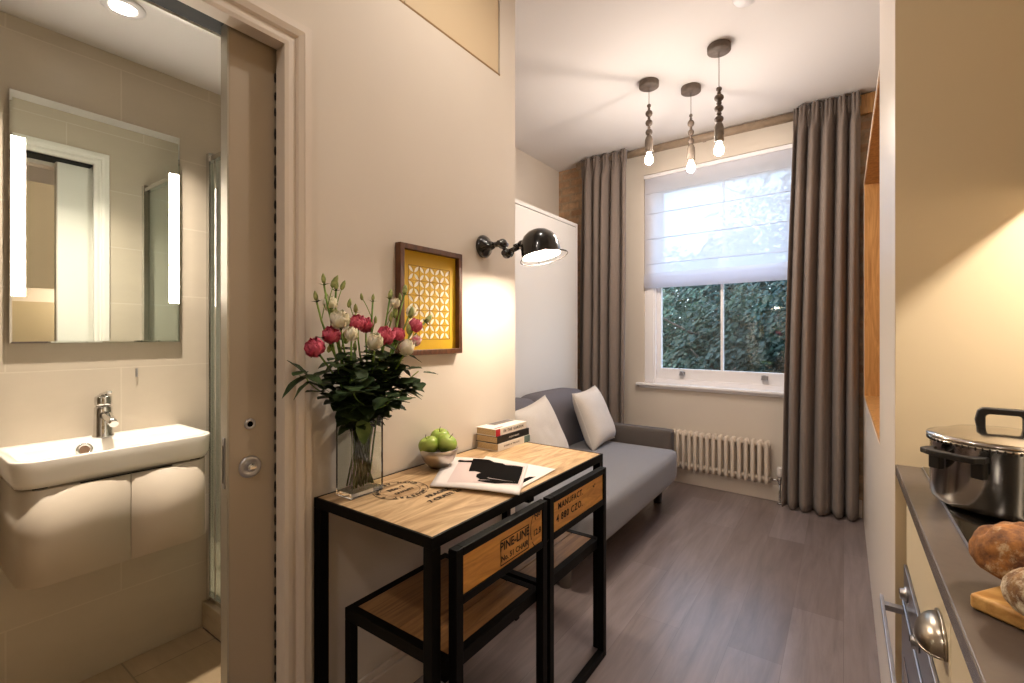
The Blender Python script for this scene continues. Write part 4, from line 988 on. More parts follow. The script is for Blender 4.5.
mb = MB(); mb.cyl((XL+0.175, 1.60, 1.62), (XL+0.175, 1.575, 1.61), 0.007, None, 10); mb.cyl((XL+0.175, 1.575, 1.61), (XL+0.172, 1.570, 1.575), 0.0035, None, 8); mb.build('wing_screw', M_lblack, lamp)
SC = Vector((-0.997, 1.62, 1.566)); tl_ = Vector((-0.20, -0.02, 1)).normalized()    # axis of the shade
pr_o = [(0.080, 0.0), (0.0795, 0.018), (0.078, 0.042), (0.072, 0.066), (0.060, 0.086), (0.042, 0.101), (0.021, 0.109), (0.0, 0.111)]
mb = MB(); mb.lathe(pr_o, SC, tl_, 40, cap=False); shade = mb.build('shade', M_lblack, lamp)
mb = MB(); mb.lathe([(r_*0.97, h*0.97 + 0.0005) for r_, h in pr_o], SC, tl_, 40, cap=False); mb.build('shade_lining', mat('shade_white', 'efe8dc', 0.4), shade)
mb = MB(); mb.cyl((XL+0.190, 1.62, 1.622), SC + tl_*0.045 + Vector((-0.074, 0, 0)), 0.013, 0.016, 16); mb.build('shade_holder', M_lblack, lamp)
mb = MB(); x_ = Vector((0.9, 0, 0.20)).normalized(); y_ = Vector((0, 1, 0)); ringc = SC + Vector((0.014, -0.004, -0.010))
mb.tube([ringc + x_*0.098*math.cos(2*PI*i/48) + y_*0.090*math.sin(2*PI*i/48) for i in range(48)], 0.0018, 8, True)
for a in (0.3, 2.3, 4.2): p = ringc + x_*0.098*math.cos(a) + y_*0.090*math.sin(a); q = SC + x_*0.076*math.cos(a) + y_*0.076*math.sin(a) + tl_*0.006; mb.tube([p, q], 0.0015, 6)
mb.build('wire_guard', M_lblack, shade)
mb = MB(); mb.ball(SC + tl_*0.058, 0.026, seg=18); mb.build('bulb', M_bulb, shade)

# ------------------------------------------------------------------ PENDANTS
plabels = ['turned wooden bead pendant lamp hanging on the left of the three', 'turned wooden bead pendant lamp hanging lowest, in the middle', 'turned wooden bead pendant lamp with the longest cord, nearest of the three']
for i, (x, y, zt, zb) in enumerate(PENDANTS):
    t = thing('pendant_lamp', (x, y, ZC), plabels[i], 'lamp', 'bead pendants in front of the window')
    mb = MB(); mb.lathe([(0.0, 0.0), (0.060, 0.0), (0.062, -0.003), (0.062, -0.033), (0.059, -0.036), (0.0, -0.036)], (x, y, ZC - 0.0005), (0, 0, 1), 36, cap=False); mb.build('canopy', M_concrete, t, smooth_all=False)
    mb = MB(); mb.cyl((x, y, zt - 0.01), (x, y, ZC - 0.036), 0.0022, None, 8); mb.build('cord', mat('cord_grey', '6a5f58', 0.7), t)
    hgt = zt - zb; mb = MB(); z = zt; sc_ = hgt / 0.308
    seq = [0.013, 0.0085, 0.0225, 0.0095, 0.0225, 0.0095, 0.0225]
    if i == 1: seq = [0.011, 0.0085, 0.0215, 0.0085, 0.0195, 0.0085, 0.0195]
    if i == 2: seq = [0.016, 0.0115, 0.0255, 0.0145, 0.0245, 0.0145, 0.0245]
    tot = sum(2*r_*0.86 for r_ in seq); k = (hgt * 0.66) / tot
    for r_ in seq:
        h = r_ * 0.86 * k; z -= h; mb.ball((x, y, z), r_ * 1.0, 1, 1, h / r_ * 1.06, 18); z -= h
    mb.build('beads', M_concrete, t)
    mb = MB(); hb = z - zb
    mb.lathe([(0.0, hb), (0.012, hb), (0.018, hb*0.93), (0.0245, hb*0.75), (0.026, hb*0.5), (0.026, 0.0), (0.0, 0.0)], (x, y, zb), (0, 0, 1), 24, cap=False); sk = mb.build('socket', mat('pendant_socket', '70655a', 0.55, noise_amt=0.2, noise_scale=40, bump=0.2), t)
    mb = MB(); mb.cyl((x, y, zb-0.006), (x, y, zb), 0.020, None, 20); mb.build('collar', M_chrome, sk)
    mb = MB(); mb.lathe([(0.012, 0.0), (0.017, -0.014), (0.025, -0.034), (0.027, -0.048), (0.023, -0.064), (0.012, -0.074), (0.0, -0.077)], (x, y, zb-0.006), (0, 0, 1), 20, cap=False); mb.build('bulb', M_bulb, sk)
for o in bpy.data.objects:
    if o.type == 'LIGHT' and o.name.startswith('pendant_bulb'): o.location.z -= 0.052
sd = thing('smoke_detector', (-0.387, 2.49, ZC), 'white round smoke detector on the ceiling above the pendants', 'detector')
mb = MB(); mb.lathe([(0.0, 0.0), (0.055, 0.0), (0.055, -0.015), (0.045, -0.030), (0.0, -0.034)], (-0.387, 2.49, ZC-0.0005), (0, 0, 1), 32, cap=False); mb.build('body', M_white, sd)
def downlight(x, y, z, r_, label, grp):
    t = thing('ceiling_downlight', (x, y, z), label, 'light', grp)
    mb = MB(); mb.lathe([(r_, -0.0005), (r_+0.022, -0.0005), (r_+0.022, -0.004), (r_+0.002, -0.009), (r_, -0.006), (r_, -0.0005)], (x, y, z), (0, 0, 1), 36, cap=False); mb.build('trim_ring', M_white, t)
    mb = MB(); mb.lathe([(0.0, -0.0012), (r_-0.001, -0.0012)], (x, y, z), (0, 0, 1), 32, cap=False); mb.build('lens', M_down, t)
downlight(-1.878, 0.51, 2.296, 0.036, 'round lit downlight in the bathroom ceiling above the mirror', None)
for (x, y), lb in zip(KITCHEN_FILL_LIGHTS, ('unseen downlight added as fill over the near kitchen', 'unseen downlight added as fill beside the camera position', 'unseen downlight added as fill between worktop and table')):
    downlight(x, y, ZC, 0.04, lb, 'added kitchen fill downlights')  # fittings for the added fill lamps, all out of view

# ------------------------------------------------------------------ BATHROOM
mir = thing('lit_mirror', (XB, 0.545, 1.22), 'frameless bathroom mirror with a lit vertical strip down each side', 'mirror')
MY0, MY1, MZ0, MZ1 = 0.306, 0.784, 1.219, 2.047
M_mirror = mat('mirror_silver', 'e2e6e0', 0.01, metal=1.0)
MX = XB + 0.022
bx = box('body', XB + 0.001, MX - 0.005, MY0 + 0.004, MY1 - 0.004, MZ0 - 0.0, MZ1 - 0.004, mat('mirror_body', '9aa096', 0.4, metal=0.3), mir)
mb = MB(); b_w = 0.006
# bevelled pane: flat centre and sloping edge
o4 = [(MX - 0.0015, MY0, MZ0), (MX - 0.0015, MY1, MZ0), (MX - 0.0015, MY1, MZ1), (MX - 0.0015, MY0, MZ1)]
i4 = [(MX, MY0 + b_w, MZ0 + b_w), (MX, MY1 - b_w, MZ0 + b_w), (MX, MY1 - b_w, MZ1 - b_w), (MX, MY0 + b_w, MZ1 - b_w)]
ov = [mb.bm.verts.new(p) for p in o4]; iv = [mb.bm.verts.new(p) for p in i4]; mb._f(iv); mb._f(ov[::-1])
for k in range(4): mb._f([ov[k], ov[(k+1) % 4], iv[(k+1) % 4], iv[k]])
mb.build('mirror_pane', M_mirror, mir)
for (y0, y1) in ((MY0 + 0.003, MY0 + 0.036), (MY1 - 0.036, MY1 - 0.003)):
    box('light_strip', MX + 0.0004, MX + 0.0016, y0, y1, 1.375, 1.895, M_strip, mir)

basin = thing('washbasin', (XB + 0.17, 0.53, 0.80), 'white rectangular ceramic washbasin with rounded front corners', 'basin')
BY0, BY1, BX1, BZ0, BZ1 = 0.268, 0.792, -1.902, 0.800, 0.882
def rrect(x0, x1, y0, y1, r_, z, n=6, back_r=0.004):
    pts = []
    for (cx, cy, a0, rr) in ((x1-r_, y0+r_, -PI/2, r_), (x1-r_, y1-r_, 0, r_), (x0+back_r, y1-back_r, PI/2, back_r), (x0+back_r, y0+back_r, PI, back_r)):
        for i in range(n+1): a = a0 + PI/2*i/n; pts.append((cx + rr*math.cos(a), cy + rr*math.sin(a), z))
    return pts
def loft(mb, rings, cap0=True, cap1=True, smooth=True):
    R_ = [[mb.bm.verts.new(p) for p in r_] for r_ in rings]; n = len(R_[0])
    for a, b in zip(R_, R_[1:]):
        for i in range(n): mb._f([a[i], a[(i+1) % n], b[(i+1) % n], b[i]], smooth)
    if cap0: mb._f(R_[0][::-1])
    if cap1: mb._f(R_[-1])
mb = MB(); X0 = XB + 0.001
loft(mb, [rrect(X0, BX1-0.012, BY0+0.010, BY1-0.010, 0.055, BZ0), rrect(X0, BX1-0.003, BY0+0.003, BY1-0.003, 0.06, BZ0+0.02), rrect(X0, BX1, BY0, BY1, 0.06, BZ1-0.004), rrect(X0, BX1-0.001, BY0+0.001, BY1-0.001, 0.06, BZ1-0.0012), rrect(X0, BX1-0.004, BY0+0.004, BY1-0.004, 0.058, BZ1), rrect(X0, BX1-0.006, BY0+0.006, BY1-0.006, 0.058, BZ1),
          rrect(X0+0.100, BX1-0.016, BY0+0.018, BY1-0.018, 0.045, BZ1, back_r=0.03), rrect(X0+0.105, BX1-0.022, BY0+0.026, BY1-0.026, 0.045, BZ1-0.010, back_r=0.035), rrect(X0+0.118, BX1-0.045, BY0+0.06, BY1-0.06, 0.05, BZ1-0.055, back_r=0.05), rrect(X0+0.15, BX1-0.09, BY0+0.16, BY1-0.16, 0.03, BZ1-0.066, back_r=0.03)])
mb.build('bowl', M_porc, basin)
mb = MB(); oc = Vector((X0+0.1085, 0.470, BZ1-0.028)); mb.lathe([(0.013, 0.003), (0.016, 0.007), (0.022, 0.006), (0.0235, 0.0)], oc, (1, 0, 0.25), 24); mb.build('overflow_ring', M_chrome, basin)
mb = MB(); mb.lathe([(0.0, 0.0045), (0.014, 0.0045)], oc, (1, 0, 0.25), 20, cap=False); mb.build('overflow_hole', mat('overflow_bronze', '6a5240', 0.4), basin)
van = thing('vanity_unit', (XB + 0.16, 0.53, 0.51), 'glossy cream wall-hung vanity unit with two doors under the washbasin', 'cabinet')
VZ0, VZ1, VXF, VYA, VYB = 0.512, 0.7985, -1.912, 0.284, 0.780
mb = MB(); loft(mb, [rrect(X0, VXF-0.02, VYA+0.012, VYB-0.012, 0.06, VZ0, 8), rrect(X0, VXF-0.02, VYA+0.012, VYB-0.012, 0.06, VZ1, 8)]); mb.build('body', M_vanity, van)
def vdoor(ya, yb, side):
    # curved front: half of the rounded outline
    full = rrect(X0, VXF, VYA, VYB, 0.065, 0, 8); inn_ = rrect(X0, VXF-0.018, VYA+0.0105, VYB-0.0105, 0.062, 0, 8)
    idx = list(range(0, 9)) if side < 0 else list(range(9, 18))
    o_ = [Vector(full[i]) for i in idx]; q_ = [Vector(inn_[i]) for i in idx]
    ym = ya if side > 0 else yb
    if side < 0: o_ = [Vector((X0+0.01, VYA, 0))] + o_ + [Vector((VXF, ym, 0))]; q_ = [Vector((X0+0.01, VYA+0.0105, 0))] + q_ + [Vector((VXF-0.018, ym, 0))]
    else: o_ = [Vector((VXF, ym, 0))] + o_ + [Vector((X0+0.01, VYB, 0))]; q_ = [Vector((VXF-0.018, ym, 0))] + q_ + [Vector((X0+0.01, VYB-0.0105, 0))]
    mb = MB(); loop = o_ + q_[::-1]; za, zb_ = VZ0 - 0.002, VZ1 - 0.006
    a = [mb.bm.verts.new((p.x, p.y, za)) for p in loop]; b = [mb.bm.verts.new((p.x, p.y, zb_)) for p in loop]; n = len(loop)
    for i in range(n): mb._f([a[i], a[(i+1) % n], b[(i+1) % n], b[i]], i < len(o_) - 1)
    m = len(o_)
    for i in range(m-1): mb._f([a[i], a[n-1-i], a[n-2-i], a[i+1]]); mb._f([b[i], b[i+1], b[n-2-i], b[n-1-i]])
    return mb.build('door', M_vanity, van)
d1 = vdoor(VYA, 0.5395, -1); d2 = vdoor(0.5415, VYB, 1)
box('shadow_gap', VXF-0.030, VXF-0.021, VYA+0.03, VYB-0.03, VZ1-0.012, VZ1-0.0003, M_dark, van)
box('finger_pull', VXF-0.004, VXF+0.003, 0.415, 0.5395, VZ1-0.0062, VZ1-0.0035, M_dark, d1); box('finger_pull', VXF-0.004, VXF+0.003, 0.5415, 0.655, VZ1-0.0062, VZ1-0.0035, M_dark, d2)
tap = thing('basin_tap', (XB + 0.06, 0.532, BZ1), 'chrome single-lever mixer tap on the washbasin', 'tap')
tx, ty = XB + 0.062, 0.532
mb = MB(); mb.lathe([(0.031, 0.0), (0.031, 0.006), (0.0275, 0.010), (0.0265, 0.045), (0.026, 0.085), (0.025, 0.105), (0.020, 0.112)], (tx, ty, BZ1), (0, 0, 1), 28); mb.build('body', M_chrome, tap)
mb = MB()
mb.prism([(tx+0.012, ty-0.016, BZ1+0.052), (tx+0.012, ty+0.016, BZ1+0.052), (tx+0.012, ty+0.016, BZ1+0.092), (tx+0.012, ty-0.016, BZ1+0.092)], (0.001, 0, 0))
mb.tube([(tx+0.005, ty, BZ1+0.080), (tx+0.050, ty, BZ1+0.078), (tx+0.095, ty, BZ1+0.066), (tx+0.118, ty, BZ1+0.058)], 0.014, 14, rs=[0.016, 0.015, 0.0135, 0.012]); mb.build('spout', M_chrome, tap)
mb = MB(); mb.lathe([(0.0240, 0.0), (0.0250, 0.012), (0.0240, 0.030), (0.014, 0.037), (0.0, 0.038)], (tx, ty, BZ1+0.114), (0.0, 0, 1), 28); mb.prism([(tx-0.010, ty-0.010, BZ1+0.146), (tx+0.070, ty-0.007, BZ1+0.160), (tx+0.070, ty+0.007, BZ1+0.160), (tx-0.010, ty+0.010, BZ1+0.146)], (0, 0, 0.009)); mb.build('lever', M_chrome, tap, 0.002, 2)
mb = MB(); mb.box(XB + 0.001, XB + 0.010, 0.643, 0.649, 1.085, 1.118); t = mb.build('wall_hook', M_steelmat, None, 0.0015); tag(t, 'tiny metal hook on the tiles above the tap, right side', 'hook')

# shower enclosure
tray = tag(MB().box(XB + 0.001, TX - 0.011, 0.872, 1.695, 0.007, 0.075).box(XB + 0.001, TX - 0.011, 0.872, 0.935, 0.075, 0.115).build('shower_tray', mat('shower_stone', 'b9a98f', 0.4, noise_amt=0.05, noise_scale=15), None, 0.004, 2), 'pale stone-coloured shower tray with a raised kerb', 'shower tray')
scr = thing('shower_screen', (-1.8, 0.90, 0.116), 'glass shower screen with chrome profiles at the end of the bathroom', 'shower screen')
mb = MB(); mb.box(XB + 0.002, XB + 0.028, 0.888, 0.918, 0.117, 2.02); mb.box(XB + 0.070, XB + 0.080, 0.893, 0.913, 0.117, 2.00); mb.box(TX - 0.045, TX - 0.012, 0.890, 0.916, 0.117, 2.02)
mb.box(XB + 0.028, TX - 0.045, 0.892, 0.914, 1.985, 2.005); mb.box(XB + 0.028, TX - 0.045, 0.892, 0.914, 0.117, 0.135); mb.build('profile', M_chrome, scr, 0.001)
box('glass_panel', XB + 0.028, -1.86, 0.900, 0.906, 0.136, 1.984, M_pane2, scr); box('glass_door', -1.858, TX - 0.046, 0.9075, 0.9135, 0.136, 1.984, M_pane2, scr)
mb = MB(); mb.tube([(-1.80, 0.893, 0.80), (-1.80, 0.858, 0.82), (-1.80, 0.858, 1.18), (-1.80, 0.893, 1.20)], 0.008, 10); mb.build('handle', M_chrome, scr)
shw = thing('shower_rail', (-2.2, 1.25, 1.0), 'chrome shower riser rail with hand shower on the tiles behind the screen', 'shower')
mb = MB(); mb.cyl((XB + 0.05, 1.25, 0.95), (XB + 0.05, 1.25, 1.95), 0.010, None, 14); mb.cyl((XB + 0.001, 1.25, 0.97), (XB + 0.05, 1.25, 0.97), 0.012, None, 12); mb.cyl((XB + 0.001, 1.25, 1.93), (XB + 0.05, 1.25, 1.93), 0.012, None, 12); mb.build('rail', M_chrome, shw)
mb = MB(); mb.cyl((XB + 0.055, 1.25, 1.70), (XB + 0.13, 1.25, 1.86), 0.012, None, 14); mb.lathe([(0.012, 0), (0.042, 0.012), (0.044, 0.022), (0.0, 0.024)], (XB + 0.13, 1.25, 1.875), (0.5, 0, -0.8), 24); mb.build('hand_shower', M_chrome, shw)
mb = MB(); mb.tube([(XB + 0.055, 1.25, 1.70), (XB + 0.06, 1.22, 1.3), (XB + 0.08, 1.20, 0.9), (XB + 0.06, 1.23, 0.75), (XB + 0.03, 1.25, 0.95)], 0.006, 10); mb.build('hose', M_chrome, shw)

# ------------------------------------------------------------------ KITCHEN
WX, WXB, WZ = 0.112, 0.715, 0.910
wt_ = tag(box('worktop', WX, WXB, -1.6, YC - 0.0045, 0.884, WZ, M_worktop, None, 0.0015), 'grey-brown stone worktop with a thin metal-edged front, running to the cream block', 'worktop')
box('edge_trim', WX - 0.0012, WX, -1.6, YC - 0.0045, 0.885, 0.909, mat('worktop_edge', '5b5450', 0.25), wt_)
box('splashback', 0.705, 0.7185, -1.6, YC - 0.0045, 0.912, 1.50, mat('splash_glass', 'b7a98c', 0.15), None).name = 'splashback'
tag(bpy.data.objects['splashback'], 'beige splashback panel behind the worktop', 'splashback')
FXK = 0.130
def unit(name, y0, y1, label, doors, drawers):
    u = thing(name, (0.42, (y0+y1)/2, 0), label, 'cabinet', None)
    box('body', FXK + 0.019, 0.70, y0 + 0.001, y1 - 0.001, 0.10, 0.8835, M_cream, u)
    box('plinth', FXK + 0.05, FXK + 0.066, y0 + 0.001, y1 - 0.001, 0.0, 0.099, M_cream, u)
    for (a, b) in doors: box('door', FXK, FXK + 0.018, a + 0.0015, b - 0.0015, 0.105, 0.862 if not drawers else 0.655, M_cream, u, 0.0012)
    res = []
    for (a, b, z0, z1) in drawers: res.append(box('drawer', FXK, FXK + 0.018, a + 0.0015, b - 0.0015, z0, z1, M_cream, u, 0.0012))
    return u, res
OY0, OY1 = 0.945, 1.545
# oven housing: drawer above, oven below
ou = thing('oven_unit', (0.42, 1.245, 0), 'cream kitchen unit with a cup-handled drawer above the steel oven', 'cabinet')
box('body', FXK + 0.019, 0.70, OY0 + 0.001, OY1 - 0.001, 0.674, 0.8835, M_cream, ou)
mb = MB(); mb.box(FXK + 0.019, 0.70, OY0 + 0.001, OY0 + 0.018, 0.10, 0.6738); mb.box(FXK + 0.019, 0.70, OY1 - 0.018, OY1 - 0.001, 0.10, 0.6738); mb.box(FXK + 0.019, 0.70, OY0 + 0.018, OY1 - 0.018, 0.03, 0.064); mb.build('housing', M_cream, ou)
box('plinth', FXK + 0.05, FXK + 0.066, OY0 + 0.001, OY1 - 0.001, 0.0, 0.029, M_cream, ou)
dr = box('drawer', FXK, FXK + 0.018, OY0 + 0.0015, OY1 - 0.0015, 0.672, 0.8815, M_cream, ou, 0.0012)
def cup_handle(y, z, parent):
    """half-dome pull open underneath"""
    mb = MB(); rows = []; W, H_, D = 0.052, 0.040, 0.032
    def f(u, v):
        a = PI * u; e_ = (PI/2) * v       # a sweeps along y, e_ from the front rim to the plate
        yy = -W * math.cos(a) * (1 - 0.0 * v)
        s_ = math.sin(a)
        return Vector((FXK - 0.002 - D * s_ ** 0.7 * math.cos(e_), y + yy, z - H_*0.45 + H_ * (s_ ** 0.6) * math.sin(e_)))
    mb.grid(f, 24, 10); o = mb.build('handle', M_pull, parent, 0, 2, False, 0.002)
    mb = MB(); pts = []
    for i in range(25): a = PI * i / 24; pts.append(Vector((FXK - 0.002 - D * math.sin(a) ** 0.7, y - W*math.cos(a), z - H_*0.45)))
    mb.tube(pts, 0.0022, 8)
    pts = []
    for i in range(25): a = PI * i / 24; pts.append(Vector((FXK - 0.0022, y - (W+0.002)*math.cos(a), z - H_*0.45 + (H_+0.003)*math.sin(a) ** 0.6)))
    mb.tube(pts, 0.0026, 8); mb.build('rim', M_pull, o); return o
M_pull = mat('antique_nickel', 'a2988a', 0.28, metal=1.0)
cup_handle(1.020, 0.770, dr)
box('filler_strip', 0.134, 0.15, OY1 + 0.001, YC - 0.005, 0.0, 0.8835, mat('filler_dark', '8d7c5e', 0.6), ou)
oven = thing('oven', (0.4, 1.245, 0.07), 'stainless steel built-in oven below the cup-handled drawer', 'oven')
M_oven = mat('oven_steel', '8b8788', 0.3, metal=0.9)
box('body', FXK + 0.004, 0.66, OY0 + 0.020, OY1 - 0.020, 0.066, 0.668, mat('oven_body', '3a3836', 0.5), oven)
box('control_panel', FXK - 0.006, FXK + 0.003, OY0 + 0.004, OY1 - 0.004, 0.585, 0.669, M_oven, oven, 0.0015)
od = box('door', FXK - 0.010, FXK + 0.003, OY0 + 0.004, OY1 - 0.004, 0.070, 0.579, M_oven, oven, 0.003)
box('window', FXK - 0.0112, FXK - 0.0102, OY0 + 0.07, OY1 - 0.07, 0.16, 0.47, M_glassblack, od)
mb = MB(); hx, hz = FXK - 0.050, 0.570
mb.box(hx - 0.0035, hx + 0.0035, OY0 + 0.03, OY1 - 0.005, hz - 0.010, hz + 0.010); 
for y in (OY0 + 0.06, OY1 - 0.045): mb.box(hx + 0.0036, FXK - 0.010, y - 0.010, y + 0.010, hz - 0.007, hz + 0.007)
mb.build('handle', M_steelmat, od, 0.001)
for y in (1.02, 1.245, 1.46):
    mb = MB(); mb.lathe([(0.018, 0.0), (0.018, 0.003), (0.014, 0.005), (0.012, 0.013), (0.0, 0.014)], (FXK - 0.0062, y, 0.627), (-1, 0, 0), 28); kb = mb.build('knob', M_steelmat, oven)
    mb = MB(); mb.box(FXK - 0.0212, FXK - 0.0203, y - 0.0015, y + 0.0015, 0.627, 0.638); mb.build('pointer', M_dark, kb)
    mb = MB(); mb.box(FXK - 0.0066, FXK - 0.0060, y + 0.036, y + 0.048, 0.612, 0.620); mb.box(FXK - 0.0066, FXK - 0.0060, y + 0.036, y + 0.048, 0.598, 0.606); mb.build('panel_mark', M_dark, oven)
u2, dd = unit('base_unit', 0.345, OY0, 'cream base unit with drawer, nearest the camera in the kitchen run', [(0.345, OY0)], [(0.345, OY0, 0.672, 0.8815)])
u3, _ = unit('base_unit', -0.255, 0.343, 'cream base unit beside the camera', [(-0.255, 0.343)], [])
u4, _ = unit('base_unit', -1.55, -0.257, 'wide cream base unit at the near end of the kitchen', [(-1.55, -0.905), (-0.903, -0.257)], [])
# hob
hob = thing('induction_hob', (0.42, 1.26, WZ), 'black glass hob set on the worktop under the pot', 'hob')
box('glass', 0.163, 0.66, 0.995, 1.565, WZ + 0.0003, WZ + 0.0055, M_glassblack, hob, 0.0015)
mb = MB()
for (x, y, r_) in ((0.285, 1.30, 0.10), (0.53, 1.30, 0.08)): flat_ring(mb, (x, y, WZ + 0.0056), r_, r_ - 0.0015, (1, 0, 0), (0, 1, 0), 60, 0.0002)
mb.build('cooking_zone', mat('zone_grey', '4a4a4a', 0.5), hob, norm=False)
mb = MB(); mb.box(0.1615, 0.163, 0.993, 1.567, WZ + 0.0003, WZ + 0.005); mb.box(0.163, 0.66, 0.993, 0.995, WZ + 0.0003, WZ + 0.005); mb.build('rim', M_steelmat, hob)
# pot
PX_, PYY, PR, PZ = 0.252, 1.285, 0.107, WZ + 0.0062
pot = thing('stock_pot', (PX_, PYY, PZ), 'large polished steel stock pot with black handles on the hob', 'pot')
mb = MB(); mb.lathe([(0.0, 0.0), (PR-0.012, 0.0), (PR-0.004, 0.006), (PR, 0.016), (PR, 0.120), (PR+0.004, 0.124), (PR+0.004, 0.128), (PR-0.003, 0.128), (PR-0.003, 0.02), (0, 0.012)], (PX_, PYY, PZ), (0, 0, 1), 64, cap=False); mb.build('body', mat('polished_steel', 'd6d0c6', 0.16, metal=1.0), pot)
lid = MB(); lid.lathe([(PR+0.003, 0.1285), (PR+0.006, 0.131), (PR+0.005, 0.134), (PR-0.008, 0.137), (PR*0.7, 0.145), (PR*0.35, 0.150), (0.0, 0.152)], (PX_, PYY, PZ), (0, 0, 1), 64, cap=False); ld = lid.build('lid', mat('lid_steel', 'b8b2aa', 0.16, metal=1.0), pot)
# notched rim under the lid
mb = MB()
for i in range(72):
    a = 2*PI*i/72; c_ = Vector((PX_ + (PR+0.0035)*math.cos(a), PYY + (PR+0.0035)*math.sin(a), PZ + 0.124)); mb.ball(c_, 0.0022, 1, 1, 1.8, 6)
mb.build('rim_notches', mat('notch_dark', '33302c', 0.4, metal=0.6), pot)
M_bak = mat('black_handle', '191716', 0.42, noise_amt=0.1, noise_scale=60)
hd = Vector((math.cos(R(-35)), math.sin(R(-35)), 0)); hn = Vector((-hd.y, hd.x, 0))
hd = Vector((0.97, -0.10, 0)).normalized()
cx_ = Vector((PX_, PYY, PZ)); W2 = 0.037
mb = MB(); prof_h = [(-W2, 0.146), (-W2-0.003, 0.165), (-W2+0.001, 0.184), (-W2+0.008, 0.190), (W2-0.008, 0.190), (W2-0.001, 0.184), (W2+0.003, 0.165), (W2, 0.146), (W2-0.012, 0.146), (W2-0.012, 0.174), (W2-0.016, 0.178), (-W2+0.016, 0.178), (-W2+0.012, 0.174), (-W2+0.012, 0.146)]
hw = Vector((-hd.y, hd.x, 0))
mb.prism([cx_ + hd*a + Vector((0, 0, b)) - hw*0.010 for a, b in prof_h], hw*0.020); mb.build('lid_handle', M_bak, ld, 0.003, 3)
def side_handle(ang):
    d = Vector((math.cos(ang), math.sin(ang), 0)); s_ = Vector((-d.y, d.x, 0)); c_ = cx_ + Vector((0, 0, 0.102))
    mb = MB(); out_l = [(PR*0.93, -0.044), (PR+0.012, -0.050), (PR+0.032, -0.046), (PR+0.038, -0.030), (PR+0.040, 0.0), (PR+0.038, 0.030), (PR+0.032, 0.046), (PR+0.012, 0.050), (PR*0.93, 0.044), (PR+0.014, 0.034), (PR+0.022, 0.026), (PR+0.024, 0.0), (PR+0.022, -0.026), (PR+0.014, -0.034)]
    mb.prism([c_ + d*a + s_*b for a, b in out_l], (0, 0, 0.011)); o = mb.build('side_handle', M_bak, pot, 0.002, 2)
    for sg in (-1, 1):
        mb = MB(); mb.box(-0.008, 0.010, -0.010, 0.010, -0.030, 0.0)
        for v in mb.bm.verts: v.co = c_ + d*(PR + 0.004 + v.co.x*0.8) + s_*(sg*0.036 + v.co.y) + Vector((0, 0, v.co.z))
        mb.build('handle_mount', M_bak, o, 0.002)
side_handle(R(226)); side_handle(R(46))
# board and bread
board = thing('bread_board', (0.30, 0.75, WZ), 'pale wooden bread board on the worktop in front of the hob', 'board')
mb = MB(); bpts = [(0.127, 0.808), (0.172, 0.766), (0.40, 0.66), (0.50, 0.84), (0.27, 0.94)]
bp0 = [(0.127, 0.804), (0.367, 0.624), (0.487, 0.784), (0.247, 0.964)]
mb.prism([(x, y, WZ + 0.0006) for x, y in bp0], (0, 0, 0.019)); mb.build('plank', M_board, board, 0.0045, 3)
def bread_mat(name, crust, crust2, flour, amt):
    m, t, b = node_mat(name); tc = t.nodes.new('ShaderNodeTexCoord'); n = t.nodes.new('ShaderNodeTexNoise'); n.inputs['Scale'].default_value = 38; n.inputs['Detail'].default_value = 8; n.inputs['Roughness'].default_value = 0.7
    t.links.new(tc.outputs['Object'], n.inputs[0]); r = t.nodes.new('ShaderNodeValToRGB'); e = r.color_ramp.elements; e[0].position = 0.35; e[0].color = lin(crust); e[1].position = 0.62; e[1].color = lin(crust2); t.links.new(n.outputs[0], r.inputs[0])
    n2 = t.nodes.new('ShaderNodeTexNoise'); n2.inputs['Scale'].default_value = 14; n2.inputs['Detail'].default_value = 10; n2.inputs['Roughness'].default_value = 0.75; t.links.new(tc.outputs['Object'], n2.inputs[0])
    r2 = t.nodes.new('ShaderNodeValToRGB'); r2.color_ramp.elements[0].position = 0.56 - amt; r2.color_ramp.elements[1].position = 0.66 - amt; t.links.new(n2.outputs[0], r2.inputs[0])
    mx = t.nodes.new('ShaderNodeMixRGB'); t.links.new(r2.outputs[0], mx.inputs[0]); t.links.new(r.outputs[0], mx.inputs[1]); mx.inputs[2].default_value = lin(flour); t.links.new(mx.outputs[0], b.inputs['Base Color'])
    b.inputs['Roughness'].default_value = 0.8; bp = t.nodes.new('ShaderNodeBump'); bp.inputs['Strength'].default_value = 0.8; bp.inputs['Distance'].default_value = 0.002; t.links.new(n2.outputs[0], bp.inputs['Height']); t.links.new(bp.outputs[0], b.inputs['Normal']); return m
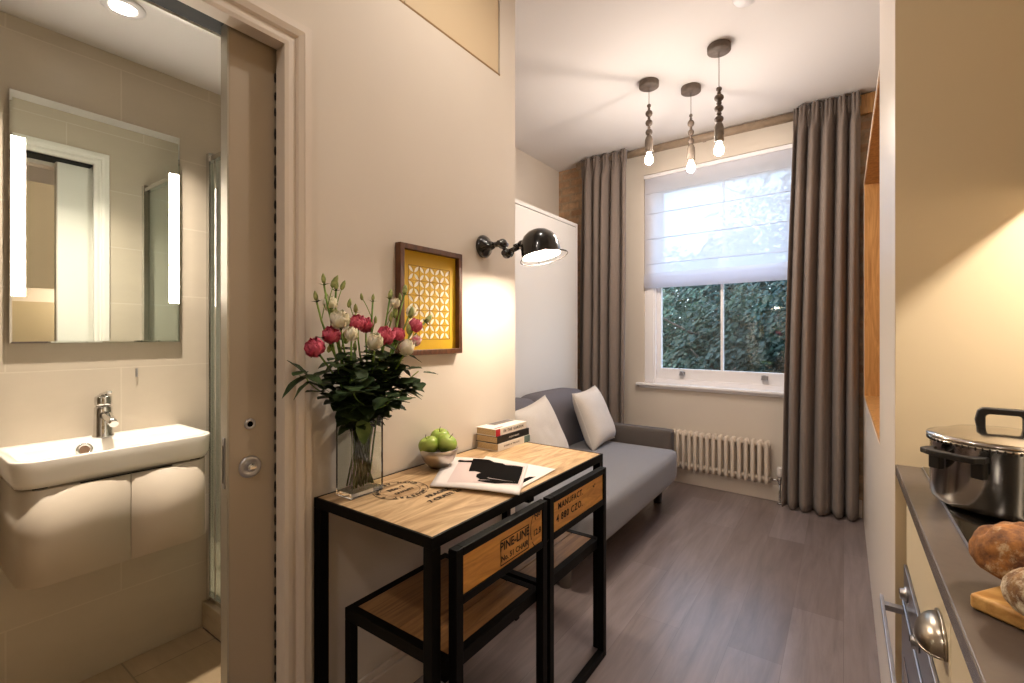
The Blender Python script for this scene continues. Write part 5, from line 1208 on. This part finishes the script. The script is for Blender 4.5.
def loaf(name, c, rx, ry, rz_, rot, m, label, seed):
    t = thing(name, tuple(c), label, 'bread'); bm_ = bmesh.new(); bmesh.ops.create_icosphere(bm_, subdivisions=5, radius=1); E = Matrix.Rotation(rot, 4, 'Z')
    for v in bm_.verts:
        p = v.co.copy(); n_ = noise.fractal(p * 2.2 + Vector((seed, 0, 0)), 0.9, 2.0, 4); k = 1 + 0.045 * n_
        cut = math.exp(-((p.x * 0.9 + 0.25 * math.sin(p.y*3)) / 0.10) ** 2) * max(0, p.z) * 0.12 + math.exp(-((p.y - 0.35) / 0.09) ** 2) * max(0, p.z) * 0.09
        q = Vector((p.x*rx, p.y*ry, (abs(p.z) ** 0.85 * (1 if p.z > 0 else -0.62)) * rz_)) * (k - cut); v.co = Vector(c) + E @ q
    zmin = WZ + 0.0200
    for v in bm_.verts: v.co.z = max(v.co.z, zmin)
    for f in bm_.faces: f.smooth = True
    mb = MB(); mb.bm.free(); mb.bm = bm_; mb.build('crust', m, t)
loaf('round_loaf', (0.190, 0.868, WZ + 0.050), 0.050, 0.052, 0.046, 0.5, bread_mat('bread_brown', '4c2810', 'a56c30', 'c4ad88', 0.05), 'round dark crusty loaf at the back of the bread board', 2)
loaf('floury_loaf', (0.196, 0.770, WZ + 0.042), 0.046, 0.048, 0.036, 0.35, bread_mat('bread_floury', '5a3820', '97703f', 'd0c2a6', 0.12), 'floury rustic loaf at the front of the bread board', 7)
# wall cabinets with a recessed light, over the worktop (out of the frame, throw the light and the shade)
wc = thing('wall_cabinet', (0.55, 0.6, 1.59), 'cream wall cabinets above the worktop', 'cabinet')
mb = MB(); mb.box(0.378, 0.7045, -1.55, YC - 0.005, 1.73, 2.35); mb.box(0.378, 0.396, -1.55, YC - 0.005, 1.585, 1.73); mb.build('body', M_cream, wc)
for y0, y1 in ((-1.55, -0.92), (-0.918, -0.29), (-0.288, 0.34), (0.342, 0.94), (0.942, YC - 0.006)): box('door', 0.358, 0.3775, y0 + 0.001, y1 - 0.001, 1.585, 2.35, M_cream, wc, 0.0012)
box('light_strip', 0.50, 0.53, -0.4, 0.9, 1.7225, 1.7295, mat('led_strip', 'ffffff', 0.4, emit=(1.0, 0.84, 0.66), emit_s=14), wc)
hf = box('hood_light', 0.50, 0.56, 1.10, 1.44, 1.722, 1.7295, M_down, wc)

# a thing whose only part would be itself is that one mesh
for e_ in [o for o in COL.objects if o.type == 'EMPTY' and o.parent is None and len(o.children) == 1 and not o.children[0].children]:
    ch = e_.children[0]; nm = e_.name; ch.parent = None; ch.location = e_.location; ch.rotation_euler = e_.rotation_euler
    for k_ in ('label', 'category', 'group', 'kind'):
        if k_ in e_: ch[k_] = e_[k_]
    bpy.data.objects.remove(e_); ch.name = nm
